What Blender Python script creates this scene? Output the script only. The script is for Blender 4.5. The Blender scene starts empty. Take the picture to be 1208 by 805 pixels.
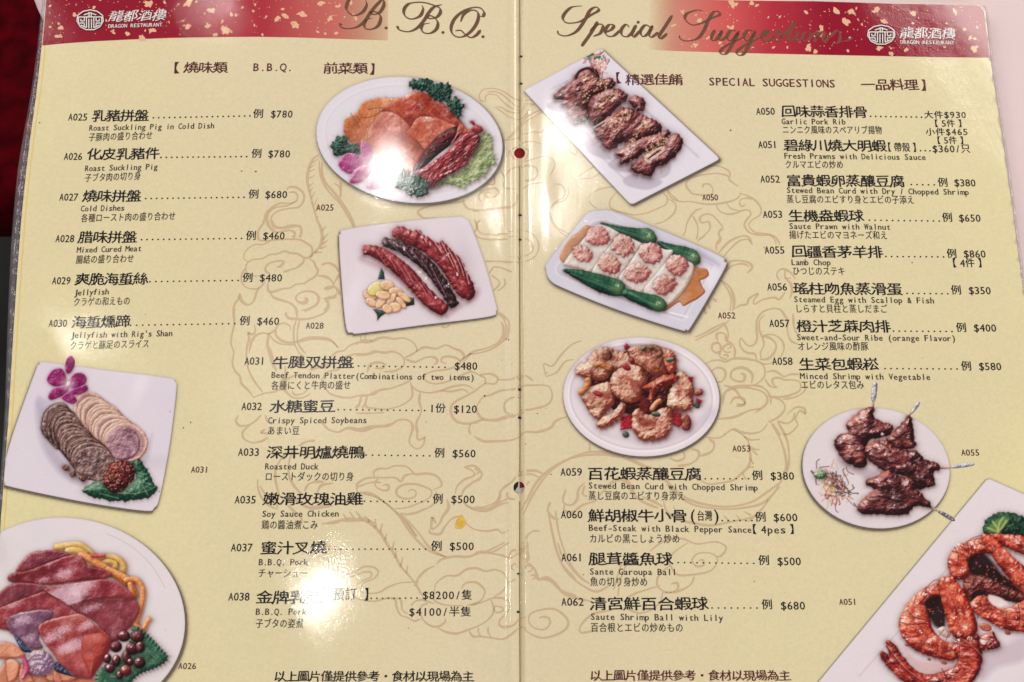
import bpy, math, random, mathutils
import numpy as np
rng = np.random.default_rng(7)
random.seed(7)
C = bpy.context.scene.collection
# ------------------------------------------------------------------ camera
FPX = 900.0                      # focal length in pixels of the 1208 px wide photograph
TH = math.atan(FPX / 4600.0)     # tilt away from straight down
MPP = 0.00035
DIST = FPX * MPP
CAM = np.array([0.0, -DIST * math.sin(TH), DIST * math.cos(TH)])
cam = bpy.data.cameras.new('camera'); co = bpy.data.objects.new('camera', cam); C.objects.link(co)
co.location = CAM; co.rotation_euler = (TH, 0, 0)
cam.sensor_width = 36; cam.lens = 36 * FPX / 1208; cam.clip_start = 0.01; cam.clip_end = 50
cam.dof.use_dof = True; cam.dof.focus_distance = DIST - 0.004; cam.dof.aperture_fstop = 16.0
bpy.context.scene.camera = co
sc = bpy.context.scene
sc.view_settings.view_transform = 'Standard'; sc.view_settings.look = 'None'
sc.view_settings.exposure = 0.12; sc.view_settings.gamma = 1
# ------------------------------------------------------------------ light
W = bpy.data.worlds.new('World'); sc.world = W; W.use_nodes = True
bg = W.node_tree.nodes['Background']; bg.inputs[0].default_value = (1.0, 0.95, 0.89, 1); bg.inputs[1].default_value = 0.24

RIGHT = np.array([1.0, 0, 0]); UP = np.array([0, math.cos(TH), math.sin(TH)]); FWD = np.array([0, math.sin(TH), -math.cos(TH)])
X0 = (613 - 604) * MPP           # the spine of the menu

def H(x, y):
    """height of the laminated sheet above the cloth (metres); x from the picture centre"""
    u = (x - X0) / MPP
    z = 0.0040 - 0.0017 * np.exp(-(u / 2.8) ** 2)
    z = z + 0.00040 * np.exp(-((u + 9.5) / 5.0) ** 2) + 0.00022 * np.exp(-((u - 6.0) / 3.0) ** 2)
    z = z + 0.00008 * np.exp(-((u - 31) / 12.0) ** 2)
    z = z + 0.0010 * (1 - np.exp(-(u / 150.0) ** 2))
    z = z + 0.00010 * np.sin(x * 61 + 1.0 + 9 * y) * np.sin(y * 47 + 0.6) + 0.00004 * np.sin(x * 160 + y * 95)
    return z

def p2w(px, py, lift=0.0):
    px = np.asarray(px, float); py = np.asarray(py, float)
    dx = (px - 604) / FPX; dy = -(py - 402.5) / FPX
    D = RIGHT[None] * dx.reshape(-1, 1) + UP[None] * dy.reshape(-1, 1) + FWD[None]
    z = np.full(len(D), 0.004)
    for _ in range(4):
        t = (z - CAM[2]) / D[:, 2]
        P = CAM[None] + D * t[:, None]
        z = H(P[:, 0], P[:, 1])
    P[:, 2] = z + lift
    return P

def plane(px, py, z):
    px = np.asarray(px, float); py = np.asarray(py, float)
    D = RIGHT[None] * ((px - 604) / FPX).reshape(-1, 1) + UP[None] * (-(py - 402.5) / FPX).reshape(-1, 1) + FWD[None]
    return CAM[None] + D * ((z - CAM[2]) / D[:, 2])[:, None]

def hnorm(P):
    e = 1e-5
    gx = (H(P[:, 0] + e, P[:, 1]) - H(P[:, 0] - e, P[:, 1])) / (2 * e)
    gy = (H(P[:, 0], P[:, 1] + e) - H(P[:, 0], P[:, 1] - e)) / (2 * e)
    N = np.stack([-gx, -gy, np.ones_like(gx)], 1)
    return N / np.linalg.norm(N, axis=1, keepdims=True)

def lamp_at(name, px, py, r, watts, col=(1, .97, .92), h=1.9, off=(0, 0), tall=1.0, rot=0):
    """a round ceiling lamp where the mirror ray of a page point meets the ceiling"""
    P = p2w([px], [py])[0]; d = P - CAM; d /= np.linalg.norm(d); nn = hnorm(P[None])[0]; R = d - 2 * (d @ nn) * nn
    Q = P + R * (h / R[2])
    L = bpy.data.lights.new(name, 'AREA'); L.shape = 'ELLIPSE'; L.size = 2 * r; L.size_y = 2 * r * tall; L.energy = watts; L.color = col
    o = bpy.data.objects.new(name, L); C.objects.link(o); o.location = (Q[0] + off[0], Q[1] + off[1], Q[2]); o.rotation_euler = (0, 0, math.radians(rot))
    return o
lamp_at('ceiling_lamp', 459, 198, 0.017, 2.2, tall=3.8)
lamp_at('ceiling_lamp', 645, 162, 0.015, 1.2, tall=1.5)
lamp_at('ceiling_lamp', 372, 706, 0.014, 1.7, tall=4.6, rot=24)
lamp_at('ceiling_lamp', 84, 398, 0.022, 0.5, tall=1.2)
lamp_at('ceiling_lamp', 262, 2, 0.014, 0.6)
lamp_at('ceiling_shade', 350, 425, 0.24, 0.8)
lamp_at('ceiling_tube', 643, 245, 0.009, 2.6, tall=8)
for px_, py_, e_ in ((1.9, 1.5, 46), (-2.2, 1.2, 26), (0.8, -2.3, 14)):  # added unseen fill panels, set outside the page's mirror directions
    L = bpy.data.lights.new('fill_light_panel', 'AREA'); L.shape = 'RECTANGLE'; L.size = 1.2; L.size_y = 1.2; L.energy = e_; L.color = (1, .95, .90)
    o = bpy.data.objects.new('fill_light_panel', L); C.objects.link(o); o.location = (px_, py_, 1.6)
    v_ = mathutils.Vector((-px_, -py_, -1.6)); o.rotation_euler = v_.to_track_quat('-Z', 'Y').to_euler()

# ------------------------------------------------------------------ object helpers
def lin(c):
    c = np.asarray(c, float) / 255.0
    return np.where(c <= 0.04045, c / 12.92, ((c + 0.055) / 1.055) ** 2.4)

def tag(o, label=None, cat=None, group=None, kind=None):
    for k, v in (('label', label), ('category', cat), ('group', group), ('kind', kind)):
        if v: o[k] = v
    return o

def mk(name, verts, faces, mat, parent=None, label=None, page=True, kind=None, smooth=True, col=None):
    me = bpy.data.meshes.new(name)
    verts = np.asarray(verts, float)
    if isinstance(faces, np.ndarray):
        n = len(faces); k = faces.shape[1]
        me.vertices.add(len(verts)); me.vertices.foreach_set('co', verts.astype(np.float32).ravel())
        me.loops.add(n * k); me.loops.foreach_set('vertex_index', faces.astype(np.int32).ravel())
        me.polygons.add(n); me.polygons.foreach_set('loop_start', (np.arange(n) * k).astype(np.int32))
        me.update(calc_edges=True)
    else:
        me.from_pydata([tuple(v) for v in verts], [], faces)
    if smooth: me.polygons.foreach_set('use_smooth', np.ones(len(me.polygons), bool))
    if page:
        me.normals_split_custom_set_from_vertices(hnorm(verts).astype(np.float32))
    if col is not None:
        a = me.color_attributes.new('ink', 'FLOAT_COLOR', 'POINT')
        a.data.foreach_set('color', np.asarray(col, np.float32).ravel())
    me.materials.append(mat)
    o = bpy.data.objects.new(name, me); C.objects.link(o)
    if parent is not None: o.parent = parent
    if label: o['label'] = label
    if kind: o['kind'] = kind
    return o

# ------------------------------------------------------------------ materials: everything printed lies under one glossy film
def film(m, scale=1.0):
    nt = m.node_tree; b = nt.nodes['Principled BSDF']
    b.inputs['Roughness'].default_value = 0.6; b.inputs['Specular IOR Level'].default_value = 0.0
    b.inputs['Coat Weight'].default_value = 1.0; b.inputs['Coat Roughness'].default_value = 0.09; b.inputs['Coat IOR'].default_value = 1.45
    tc = nt.nodes.new('ShaderNodeNewGeometry')
    n1 = nt.nodes.new('ShaderNodeTexNoise'); n1.inputs['Scale'].default_value = 1500; n1.inputs['Detail'].default_value = 2
    n2 = nt.nodes.new('ShaderNodeTexNoise'); n2.inputs['Scale'].default_value = 110; n2.inputs['Detail'].default_value = 2
    for n in (n1, n2): nt.links.new(tc.outputs['Position'], n.inputs['Vector'])
    b1 = nt.nodes.new('ShaderNodeBump'); b1.inputs['Strength'].default_value = 1.0; b1.inputs['Distance'].default_value = 0.000020 * scale
    b2 = nt.nodes.new('ShaderNodeBump'); b2.inputs['Strength'].default_value = 1.0; b2.inputs['Distance'].default_value = 0.00005 * scale
    nt.links.new(n2.outputs[0], b2.inputs['Height']); nt.links.new(n1.outputs[0], b1.inputs['Height'])
    nt.links.new(b2.outputs[0], b1.inputs['Normal'])
    nt.links.new(b1.outputs[0], b.inputs['Coat Normal'])
    n3 = nt.nodes.new('ShaderNodeTexNoise'); n3.inputs['Scale'].default_value = 45; n3.inputs['Detail'].default_value = 5; nt.links.new(tc.outputs['Position'], n3.inputs['Vector'])
    mr = nt.nodes.new('ShaderNodeMapRange'); mr.inputs[1].default_value = .35; mr.inputs[2].default_value = .7; mr.inputs[3].default_value = .05; mr.inputs[4].default_value = .12
    nt.links.new(n3.outputs[0], mr.inputs[0]); nt.links.new(mr.outputs[0], b.inputs['Coat Roughness'])
    return nt, b, tc

def newmat(name):
    m = bpy.data.materials.new(name); m.use_nodes = True; return m

def ink(name, rgb, fade=None):
    m = newmat(name); nt, b, tc = film(m)
    b.inputs['Base Color'].default_value = (*lin(rgb), 1)
    return m

def rnode(nt, typ, **kw):
    n = nt.nodes.new(typ)
    for k, v in kw.items(): n.inputs[k].default_value = v
    return n

def mixc(nt, fac, a, b, mode='MIX'):
    n = nt.nodes.new('ShaderNodeMix'); n.data_type = 'RGBA'; n.blend_type = mode
    if isinstance(fac, (int, float)): n.inputs[0].default_value = fac
    else: nt.links.new(fac, n.inputs[0])
    for s, v in ((n.inputs[6], a), (n.inputs[7], b)):
        if isinstance(v, (tuple, list, np.ndarray)): s.default_value = (*v[:3], 1)
        else: nt.links.new(v, s)
    return n.outputs[2]

def ramp(nt, src, stops):
    r = nt.nodes.new('ShaderNodeValToRGB'); nt.links.new(src, r.inputs[0])
    e = r.color_ramp.elements
    while len(e) > 1: e.remove(e[0])
    e[0].position = stops[0][0]; e[0].color = (*stops[0][1], 1)
    for p, c in stops[1:]:
        q = e.new(p); q.color = (*c, 1)
    return r.outputs[0]

M_PAPER = newmat('cream_paper'); nt, b, tc = film(M_PAPER)
nz = rnode(nt, 'ShaderNodeTexNoise', Scale=9.0, Detail=2.0); nt.links.new(tc.outputs['Position'], nz.inputs['Vector'])
nf = rnode(nt, 'ShaderNodeTexNoise', Scale=900.0, Detail=3.0); nt.links.new(tc.outputs['Position'], nf.inputs['Vector'])
sx = nt.nodes.new('ShaderNodeSeparateXYZ'); nt.links.new(tc.outputs['Position'], sx.inputs[0])
ab = nt.nodes.new('ShaderNodeMath'); ab.operation = 'ABSOLUTE'; nt.links.new(sx.outputs[0], ab.inputs[0])
my = nt.nodes.new('ShaderNodeMath'); my.operation = 'MULTIPLY_ADD'; my.inputs[1].default_value = -0.35; my.inputs[2].default_value = 0.0
nt.links.new(sx.outputs[1], my.inputs[0])
ad = nt.nodes.new('ShaderNodeMath'); nt.links.new(ab.outputs[0], ad.inputs[0]); nt.links.new(my.outputs[0], ad.inputs[1])
mr = nt.nodes.new('ShaderNodeMapRange'); mr.inputs[1].default_value = 0.05; mr.inputs[2].default_value = 0.23; nt.links.new(ad.outputs[0], mr.inputs[0])
c = mixc(nt, mr.outputs[0], lin((225, 211, 180)), lin((233, 223, 165)))
c = mixc(nt, nz.outputs[0], c, lin((219, 205, 170)))
g = ramp(nt, nf.outputs[0], [(0.3, (0.93,) * 3), (0.7, (1.05,) * 3)])
c = mixc(nt, 0.7, c, g, 'MULTIPLY')
nt.links.new(c, b.inputs['Base Color'])
b.inputs['Base Color'].default_value = (*lin((226, 210, 170)), 1)

# print with colours held in the mesh (photographs of the dishes)
M_PHOTO = newmat('printed_photograph'); nt, b, tc = film(M_PHOTO)
at = nt.nodes.new('ShaderNodeVertexColor'); at.layer_name = 'ink'; nt.links.new(at.outputs[0], b.inputs['Base Color'])
# soft printed shadow: same, with transparency
M_SOFT = newmat('printed_soft_edge'); nt, b, tc = film(M_SOFT)
at = nt.nodes.new('ShaderNodeVertexColor'); at.layer_name = 'ink'; nt.links.new(at.outputs[0], b.inputs['Base Color']); nt.links.new(at.outputs[1], b.inputs['Alpha'])
M_BLACK = ink('black_ink', (28, 26, 32)); M_GREY = ink('dark_grey_ink', (58, 52, 50)); M_MAROON = ink('maroon_ink', (92, 36, 48))
M_BROWN = ink('brown_ink', (108, 78, 60)); M_TAN = ink('tan_ink', (202, 177, 144)); M_WHITE = ink('white_ink', (232, 222, 220)); M_DARKEDGE = ink('dark_red_ink', (70, 16, 26))
M_TAN2 = ink('tan_ink_light', (222, 205, 172))

# ------------------------------------------------------------------ signed distance meshes
def spline(pts, n=8, closed=True):
    P = np.asarray(pts, float); N = len(P); out = []
    rngi = range(N) if closed else range(N - 1)
    for i in rngi:
        if closed: p0, p1, p2, p3 = P[(i - 1) % N], P[i], P[(i + 1) % N], P[(i + 2) % N]
        else: p0, p1, p2, p3 = P[max(i - 1, 0)], P[i], P[i + 1], P[min(i + 2, N - 1)]
        for k in range(n):
            t = k / n
            out.append(0.5 * ((2 * p1) + (-p0 + p2) * t + (2 * p0 - 5 * p1 + 4 * p2 - p3) * t * t + (-p0 + 3 * p1 - 3 * p2 + p3) * t ** 3))
    if not closed: out.append(P[-1])
    return np.array(out)

def sdf_poly(X, Y, P):
    """signed distance (negative inside) of every X,Y to polygon P"""
    d2 = np.full(X.shape, 1e18); ins = np.zeros(X.shape, bool)
    n = len(P)
    for i in range(n):
        ax, ay = P[i - 1]; bx, by = P[i]
        ex, ey = bx - ax, by - ay; L2 = ex * ex + ey * ey + 1e-12
        wx, wy = X - ax, Y - ay
        t = np.clip((wx * ex + wy * ey) / L2, 0, 1)
        qx, qy = wx - ex * t, wy - ey * t
        d2 = np.minimum(d2, qx * qx + qy * qy)
        if ay != by:
            c = ((ay > Y) != (by > Y)) & (X < (bx - ax) * (Y - ay) / (by - ay) + ax)
            ins ^= c
    d = np.sqrt(d2)
    return np.where(ins, -d, d)

def sdf_line(X, Y, P, closed=False):
    """distance to an open polyline, and the running length of the nearest point"""
    best = np.full(X.shape, 1e18); s = np.zeros(X.shape); side = np.zeros(X.shape)
    L = 0.0
    for i in range(1, len(P)):
        ax, ay = P[i - 1]; bx, by = P[i]
        ex, ey = bx - ax, by - ay; l = math.hypot(ex, ey) + 1e-9
        wx, wy = X - ax, Y - ay
        t = np.clip((wx * ex + wy * ey) / (l * l), 0, 1)
        qx, qy = wx - ex * t, wy - ey * t
        d2 = qx * qx + qy * qy
        m = d2 < best
        best = np.where(m, d2, best); s = np.where(m, L + t * l, s); side = np.where(m, (ex * wy - ey * wx) / l, side)
        L += l
    return np.sqrt(best), s / max(L, 1e-9), side

def mesh_sdf(xs, ys, f):
    X, Y = np.meshgrid(xs, ys); S = f(X, Y)
    gy, gx = np.gradient(S, ys, xs)
    gl = np.sqrt(gx * gx + gy * gy) + 1e-9; gx /= gl; gy /= gl
    hx = np.gradient(xs)[None, :] * np.ones_like(S); hy = np.gradient(ys)[:, None] * np.ones_like(S)
    tol = np.abs(gx) * hx + np.abs(gy) * hy
    keep = S < tol * 0.98
    out = S > 0
    near = np.abs(S) < tol * 0.30
    mv = (out & keep) | near
    X = np.where(mv, X - gx * S, X); Y = np.where(mv, Y - gy * S, Y)
    q = keep[:-1, :-1] & keep[1:, :-1] & keep[:-1, 1:] & keep[1:, 1:]
    allout = out[:-1, :-1] & out[1:, :-1] & out[:-1, 1:] & out[1:, 1:]
    q &= ~allout
    idx = np.arange(X.size).reshape(X.shape)
    j, i = np.nonzero(q)
    F = np.stack([idx[j + 1, i], idx[j + 1, i + 1], idx[j, i + 1], idx[j, i]], 1)
    used = np.unique(F); re = np.full(X.size, -1); re[used] = np.arange(len(used))
    return X.ravel()[used], Y.ravel()[used], re[F]

# ------------------------------------------------------------------ ribbons (line drawing)
LIFT = [0.00003]
def ribbons(strokes, closed=False):
    """strokes: list of (N x 2 px points, N half widths)"""
    V = []; F = []; n0 = 0
    for P, w in strokes:
        P = np.asarray(P, float); w = np.broadcast_to(w, (len(P),))
        T = np.gradient(P, axis=0); T /= (np.linalg.norm(T, axis=1, keepdims=True) + 1e-9)
        N = np.stack([-T[:, 1], T[:, 0]], 1) * w[:, None]
        A = P + N; B = P - N; m = len(P)
        # rounded ends
        V.append(A); V.append(B)
        for k in range(m - 1): F.append((n0 + k, n0 + k + 1, n0 + m + k + 1, n0 + m + k))
        tip0 = P[0] - T[0] * w[0] * .8; tip1 = P[-1] + T[-1] * w[-1] * .8
        V.append(np.array([tip0, tip1])); a = n0 + 2 * m
        F.append((a, n0, n0 + m, n0)) if False else F.append((a, n0, n0 + m))
        F.append((a + 1, n0 + 2 * m - 1, n0 + m - 1))
        n0 += 2 * m + 2
    return np.concatenate(V), F
# ------------------------------------------------------------------ the table and what is below it
m = newmat('pink_linen'); nt = m.node_tree; b = nt.nodes['Principled BSDF']
tc = nt.nodes.new('ShaderNodeTexCoord')
w1 = rnode(nt, 'ShaderNodeTexWave', Scale=1400.0, Distortion=1.5); w1.bands_direction = 'X'
w2 = rnode(nt, 'ShaderNodeTexWave', Scale=1400.0, Distortion=1.5); w2.bands_direction = 'Y'
nz = rnode(nt, 'ShaderNodeTexNoise', Scale=35.0, Detail=3.0)
for n in (w1, w2, nz): nt.links.new(tc.outputs['Object'], n.inputs['Vector'])
wv = mixc(nt, 0.5, w1.outputs[0], w2.outputs[0])
c = mixc(nt, wv, lin((230, 204, 206)), lin((244, 222, 224)))
c = mixc(nt, nz.outputs[0], c, lin((234, 212, 214)))
nt.links.new(c, b.inputs['Base Color']); b.inputs['Roughness'].default_value = 0.85; b.inputs['Sheen Weight'].default_value = 0.2
bp = nt.nodes.new('ShaderNodeBump'); bp.inputs['Strength'].default_value = 0.4; bp.inputs['Distance'].default_value = 0.0003
nt.links.new(wv, bp.inputs['Height']); nt.links.new(bp.outputs[0], b.inputs['Normal'])
M_CLOTH = m

def noisy_mat(name, c1, c2, scale, rough=0.9, bump=0.0):
    m = newmat(name); nt = m.node_tree; b = nt.nodes['Principled BSDF']; tc = nt.nodes.new('ShaderNodeTexCoord')
    n = rnode(nt, 'ShaderNodeTexNoise', Scale=scale, Detail=4.0); nt.links.new(tc.outputs['Object'], n.inputs['Vector'])
    r = ramp(nt, n.outputs[0], [(0.35, tuple(lin(c1))), (0.7, tuple(lin(c2)))])
    nt.links.new(r, b.inputs['Base Color']); b.inputs['Roughness'].default_value = rough
    if bump:
        bp = nt.nodes.new('ShaderNodeBump'); bp.inputs['Distance'].default_value = bump; nt.links.new(n.outputs[0], bp.inputs['Height']); nt.links.new(bp.outputs[0], b.inputs['Normal'])
    return m

# cloth: flat table top that stops at the left, with a rounded hanging edge
def cloth_mesh():
    # the table's edge runs down the left side, hidden by the menu except at the top left corner
    edge = spline([(36, -260), (30, -120), (38, -30), (62, 30), (110, 80), (160, 200), (170, 420), (150, 700), (130, 1100)], 10, False)
    Pw = plane(edge[:, 0], edge[:, 1], 0.0); V = []; F = []
    prof = [(0.9, 0.0), (0.004, 0.0), (0.0, -0.0006), (-0.0035, -0.003), (-0.005, -0.008), (-0.006, -0.10), (-0.004, -0.25)]
    k = len(prof)
    for i, p in enumerate(Pw):
        for a, (dx, dz) in enumerate(prof):
            fold = 0.004 * math.sin(i * .5) * (1 if dz < -.05 else 0)
            V.append((p[0] + dx + fold, p[1], dz))
    for i in range(len(Pw) - 1):
        for a in range(k - 1):
            F.append((i * k + a, (i + 1) * k + a, (i + 1) * k + a + 1, i * k + a + 1))
    return V, F
V, F = cloth_mesh()
tc_ = mk('tablecloth', V, F, M_CLOTH, page=False, kind='structure')
M_FLOOR = noisy_mat('dark_floor', (5, 5, 6), (14, 12, 13), 25, 0.6)
mk('floor', [(-3, -3, -.75), (3, -3, -.75), (3, 3, -.75), (-3, 3, -.75)], [(0, 1, 2, 3)], M_FLOOR, page=False, kind='structure')

# dark red chair seat seen past the table edge
M_RED = noisy_mat('dark_red_velvet', (52, 0, 5), (84, 0, 10), 60, 0.95, 0.001); M_RED.node_tree.nodes['Principled BSDF'].inputs['Specular IOR Level'].default_value = 0.05
seat = bpy.data.objects.new('chair', None); C.objects.link(seat)
sp = plane([-40], [60], -0.30)[0]; seat.location = (0, 0, 0)
tag(seat, 'dark red upholstered chair blurred below the left edge of the table', 'chair')
def cushion(x0, x1, y0, y1, z0, z1, r=0.03, n=6):
    V = []; F = []
    ring = []
    for cx, cy, a0 in ((x1 - r, y1 - r, 0), (x0 + r, y1 - r, 90), (x0 + r, y0 + r, 180), (x1 - r, y0 + r, 270)):
        for k in range(n + 1):
            a = math.radians(a0 + 90 * k / n); ring.append((cx, cy, math.cos(a), math.sin(a)))
    lv = [(z0, 0), (z1 - .02, 0), (z1 - .006, -.006), (z1, -.02), (z1 + .004, -r)]
    for z, ins in lv:
        for cx, cy, ca, sa in ring: V.append((cx + (r + ins) * ca, cy + (r + ins) * sa, z))
    m = len(ring)
    for l in range(len(lv) - 1):
        for i in range(m):
            j = (i + 1) % m; F.append((l * m + i, l * m + j, (l + 1) * m + j, (l + 1) * m + i))
    F.append(tuple(range((len(lv) - 1) * m, len(lv) * m))); F.append(tuple(reversed(range(m))))
    return V, F
a = plane([-500], [-500], -0.32)[0]; c_ = plane([-30, 240], [244, 244], -0.32)
V, F = cushion(a[0], c_[1][0], c_[0][1], a[1], -0.40, -0.32)
mk('seat', V, F, M_RED, seat, page=False)
M_WOOD = noisy_mat('dark_wood', (20, 12, 10), (38, 24, 18), 15, 0.5)
for lx in (a[0] + .04, c_[1][0] - .04):
    for ly in (c_[0][1] + .04, a[1] - .04):
        V, F = cushion(lx - .016, lx + .016, ly - .016, ly + .016, -.75, -.402, r=.006, n=2)
        mk('leg', V, F, M_WOOD, seat, page=False)

# ------------------------------------------------------------------ the menu
menu = bpy.data.objects.new('open_menu', None); C.objects.link(menu)
tag(menu, 'open laminated restaurant menu with cream pages and dish photographs on a pink tablecloth', 'menu')

LEFT_EDGE = [(60, -60), (56, -20), (52, 20), (48.5, 60), (43, 110), (36, 160), (30.5, 205), (25, 260), (20.5, 320), (16.5, 380), (13, 440), (9.5, 500), (5, 560), (0.5, 620), (-6, 720), (-14, 820), (-22, 900)]
RIGHT_EDGE = [(1156, 6.5), (1162.5, 14), (1168, 68), (1177, 128), (1186, 188), (1194, 245), (1201, 300), (1208, 350), (1217, 430), (1232, 560), (1248, 700), (1268, 900)]
LP = np.array([(613.3, -60)] + LEFT_EDGE + [(613.3, 900)], float)
RP = np.array([(613.3, -8), (740, -4), (850, 0), (960, 1.5), (1060, 4.5), (1150, 6)] + RIGHT_EDGE + [(613.3, 900)], float)
HOLES = [(613.0, 181.0, 6.6, 6.2), (612.3, 575.5, 6.6, 7.2)]
def hole_sdf(X, Y):
    S = np.full(X.shape, 1e9)
    for hx, hy, rx, ry in HOLES:
        S = np.minimum(S, (np.sqrt(((X - hx) / rx) ** 2 + ((Y - hy) / ry) ** 2) - 1) * min(rx, ry))
    return S
def ys_axis():
    y = set(np.arange(-60, 901, 5.0))
    for h in HOLES: y |= set(np.arange(h[1] - 10, h[1] + 10, .75))
    for t in np.arange(-10, 75, 1.5): y.add(t)
    return np.array(sorted(y))
def page_mesh(P, x_lo, x_hi):
    xs = set(np.arange(x_lo, x_hi, 5.0)); 
    for t in np.arange(585, 670, .75): xs.add(t)
    xs = np.array(sorted(x for x in xs if x_lo <= x <= x_hi)); xs = xs[np.insert(np.diff(xs) > .2, 0, True)]
    ys = ys_axis(); ys = ys[np.insert(np.diff(ys) > .2, 0, True)]
    X, Y, F = mesh_sdf(xs, ys, lambda X, Y: np.maximum(sdf_poly(X, Y, P), -hole_sdf(X, Y)))
    return p2w(X, Y), F
V, F = page_mesh(LP, -40, 614.1)
pageL = mk('page', V, F, M_PAPER, menu, 'left page headed B.B.Q. with plates of roast meat')
V, F = page_mesh(RP, 612.5, 1290)
pageR = mk('page', V, F, M_PAPER, menu, 'right page headed Special Suggestions')

# the sheets underneath, seen through the punched holes, and the booklet's thickness
M_CARD = noisy_mat('inner_card', (205, 198, 186), (222, 214, 200), 40, 0.6)
def slab(P, z0, z1, name, mat, parent, lab=None):
    A = plane(P[:, 0], P[:, 1], z1); B = A.copy(); B[:, 2] = z0; n = len(P)
    F = [tuple(range(n)), tuple(reversed(range(n, 2 * n)))] + [(i, n + i, n + (i + 1) % n, (i + 1) % n) for i in range(n)]
    return mk(name, np.concatenate([A, B]), F, mat, parent, lab, page=False, smooth=False)
inL = LP + np.array([[0, 0]] + [[5, 0]] * (len(LP) - 2) + [[0, 0]]); inR = RP + np.array([[0, 3]] * 6 + [[-5, 0]] * (len(RP) - 7) + [[0, 0]])
slab(inL, 0.0003, 0.0022, 'lower_sheet', M_CARD, menu); slab(inR, 0.0003, 0.0022, 'lower_sheet', M_CARD, menu)
M_HRED = noisy_mat('red_lower_print', (120, 0, 10), (165, 2, 18), 300, 0.8); M_HBLK = noisy_mat('black_lower_print', (12, 10, 14), (24, 20, 24), 300, 0.3)
def disc(cx, cy, rx, ry, z, name, mat, a0=0, a1=360, lab=None):
    t = np.radians(np.linspace(a0, a1, 25)); x = cx + rx * np.cos(t); y = cy + ry * np.sin(t)
    P = plane(np.append(x, cx), np.append(y, cy), z); n = 25
    return mk(name, P, [(n, k + 1, k) for k in range(n - 1)], mat, menu, lab, page=False)
disc(613, 181, 11, 11, .00228, 'lower_print', M_HRED, lab='red print of the lower sheet inside the upper punched hole')
disc(613, 578, 11, 11, .00225, 'lower_print', M_CARD, lab='white print of the lower sheet inside the lower punched hole')
disc(613, 576, 11, 11, .00229, 'lower_print', M_HRED, -88, -8, 'red print of the lower sheet inside the lower punched hole')
disc(611, 574, 11, 11, .00232, 'lower_print', M_HBLK, 125, 275, 'black print of the lower sheet inside the lower punched hole')

# clear sleeve borders
m = newmat('clear_vinyl'); nt = m.node_tree; b = nt.nodes['Principled BSDF']
b.inputs['Base Color'].default_value = (*lin((150, 142, 150)), 1); b.inputs['Roughness'].default_value = 0.12; b.inputs['Alpha'].default_value = 0.4
b.inputs['Specular IOR Level'].default_value = 0.9
tc = nt.nodes.new('ShaderNodeNewGeometry'); nz = rnode(nt, 'ShaderNodeTexNoise', Scale=150.0, Detail=2.0); nt.links.new(tc.outputs['Position'], nz.inputs['Vector'])
bp = nt.nodes.new('ShaderNodeBump'); bp.inputs['Distance'].default_value = 0.0010; nt.links.new(nz.outputs[0], bp.inputs['Height']); nt.links.new(bp.outputs[0], b.inputs['Normal'])
M_VINYL = m
def border(E, width, name, sgn, lab=None, zs=(0.0042, 0.0052, 0.0046, 0.0026)):
    E = spline(E, 14, False); w = np.interp(E[:, 1], [p[0] for p in width], [p[1] for p in width])
    V = []; F = []; k = 4
    for i in range(len(E)):
        for a, f in enumerate((-0.08, 0.3, 0.7, 1.0)):
            z = zs[a] + 0.0005 * math.sin(i * 1.1 + a * 2.0) * (a in (1, 2)) + 0.0003 * math.sin(i * 2.3)
            V.append(plane([E[i, 0] + sgn * w[i] * f], [E[i, 1]], z)[0])
    for i in range(len(E) - 1):
        for a in range(k - 1): F.append((i * k + a, (i + 1) * k + a, (i + 1) * k + a + 1, i * k + a + 1))
    return mk(name, V, F, M_VINYL, menu, lab, page=False)
border(LEFT_EDGE, [(0, 4), (60, 5), (120, 7), (200, 10), (300, 9.5), (400, 7), (480, 5), (600, 4), (900, 4)], 'clear_border', -1, 'clear plastic border along the left edge')
border(RIGHT_EDGE, [(0, 3), (60, 4), (400, 4.5), (900, 5)], 'clear_border', 1, 'clear plastic border along the right edge')
# yellow edge line of the left page
st = [(spline([(x + 4.5, y) for x, y in LEFT_EDGE], 6, False), 0.7)]
V, F = ribbons(st); mk('edge_line', p2w(V[:, 0], V[:, 1], .00003), F, ink('yellow_ink', (228, 196, 112)), menu)

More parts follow.
